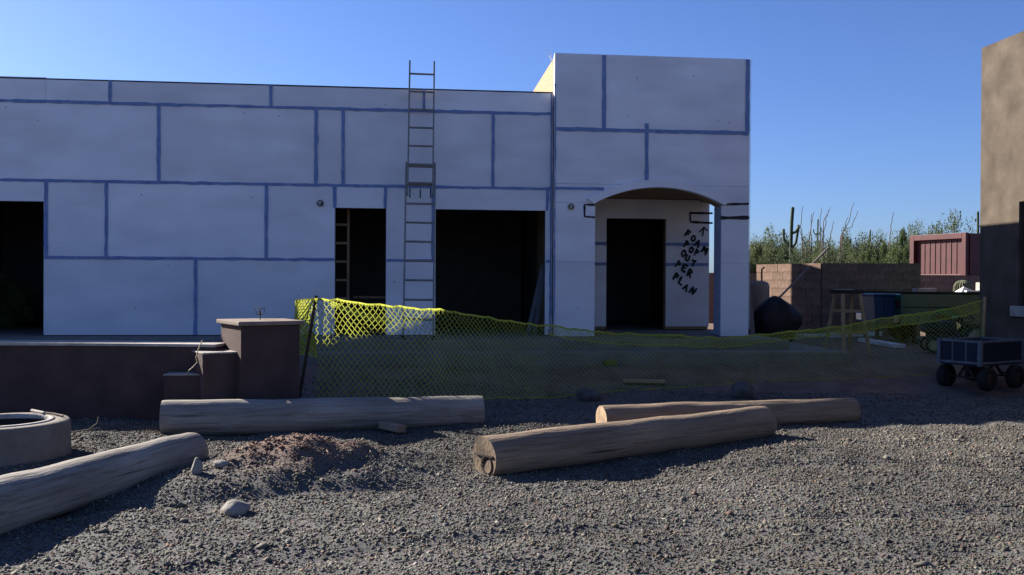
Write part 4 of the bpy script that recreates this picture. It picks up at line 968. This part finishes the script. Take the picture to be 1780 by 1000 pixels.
def branches(seed, n, hgt):
    g = random.Random(seed); mb = MB()
    for i in range(n):
        q = g.uniform(0, 6.28); p = Vector((0, 0, 0)); pts = [p]; d_ = Vector((math.cos(q)*.5, math.sin(q)*.5, 1)).normalized()
        for j in range(5): p = p+d_*hgt/4.2; d_ = (d_+Vector((g.gauss(0, .2), g.gauss(0, .2), g.gauss(0, .1)))).normalized(); pts.append(p)
        mb.tube(pts, [.03*(1-j/6) for j in range(6)], 5)
    me = bpy.data.meshes.new('branches'); me.from_pydata(mb.v, [], mb.f); me.materials.append(M['trunk']); return me
kinds = []
for i, (mm, nl, lf, fl) in enumerate((('leaf_olive', 24000, .017, .75), ('leaf_green', 24000, .017, .8), ('leaf_dark', 24000, .018, .7), ('leaf_olive', 9000, .014, 1.0))):
    me = foliage(20+i, nl, lf, fl, 44 if i < 3 else 30); me.materials.append(M[mm]); kinds.append((me, branches(40+i, 7, .95)))
def shrub(px, ytop, d, wpx, kind, label, name='shrub', cat='shrub', group=None):
    top = P(px, ytop, d); g = hz(top.x, top.y); h = top.z-g; r_ = wpx/2*d/1600
    o = thing(name, label, cat, (top.x, top.y, g), random.uniform(0, 6.28), group); me, br = kinds[kind]
    c = link('crown', me, None, o); c.scale = (r_*1.1, r_*1.1, h/1.22); b = link('trunk', br, None, o); b.scale = (r_*.8, r_*.8, h/1.35)
    return o
GRP = 'desert shrubs behind the block wall'
for (px, yt, d, wpx, kd) in [(1335, 402, 44, 80, 0), (1316, 430, 34, 60, 1), (1365, 418, 46, 60, 2), (1300, 415, 48, 60, 0), (1290, 440, 34, 40, 2), (1400, 425, 44, 60, 0), (1430, 412, 50, 60, 2), (1452, 422, 43, 56, 0), (1470, 405, 52, 54, 2), (1500, 418, 45, 60, 2), (1520, 408, 54, 50, 0), (1540, 428, 40, 66, 1), (1565, 406, 44, 70, 1), (1588, 402, 50, 70, 2), (1385, 440, 36, 70, 2), (1420, 438, 38, 70, 0), (1470, 440, 36, 76, 2), (1510, 440, 36, 66, 1), (1575, 436, 36, 70, 1), (1345, 436, 37, 60, 0), (1620, 400, 55, 70, 0), (1545, 410, 62, 60, 0), (1400, 415, 64, 70, 0), (1350, 412, 66, 80, 2), (1485, 412, 66, 80, 0), (1325, 425, 40, 60, 0), (1440, 430, 41, 60, 2), (1490, 428, 42, 60, 0), (1530, 416, 48, 60, 2)]:
    near_ = next(t for lim, t in ((1330, 'beside the tower corner'), (1396, 'around the tall three-armed saguaro'), (1446, 'under the four-caned ocotillo'), (1501, 'under the slanting ocotillo canes'), (1536, 'around the armless saguaro tip'), (1571, 'at the lone ocotillo cane'), (9999, 'against the maroon container')) if px < lim)
    shrub(px, yt, d, wpx, kd, ('low ' if d < 42 else 'tall ' if d < 58 else 'far hazy ')+['olive', 'bright green', 'dark green'][kd]+' desert shrub '+near_, group=GRP)
shrub(1655, 383, 42, 100, 3, 'wispy palo verde crown showing above the maroon container', 'palo_verde', 'tree')
shrub(1598, 398, 40, 60, 3, 'loose palo verde crown at the left edge of the container', 'palo_verde', 'tree')
# a shrub in the courtyard seen through the left opening
q = P(8, 560, 16.2); o = thing('courtyard_shrub', 'dim leafy shrub inside the leftmost doorway', 'shrub', (q.x, q.y, SLAB-.02)); c = link('crown', kinds[1][0], None, o); c.scale = (.55, .55, .75); b = link('trunk', kinds[1][1], None, o); b.scale = (.5, .5, .7)
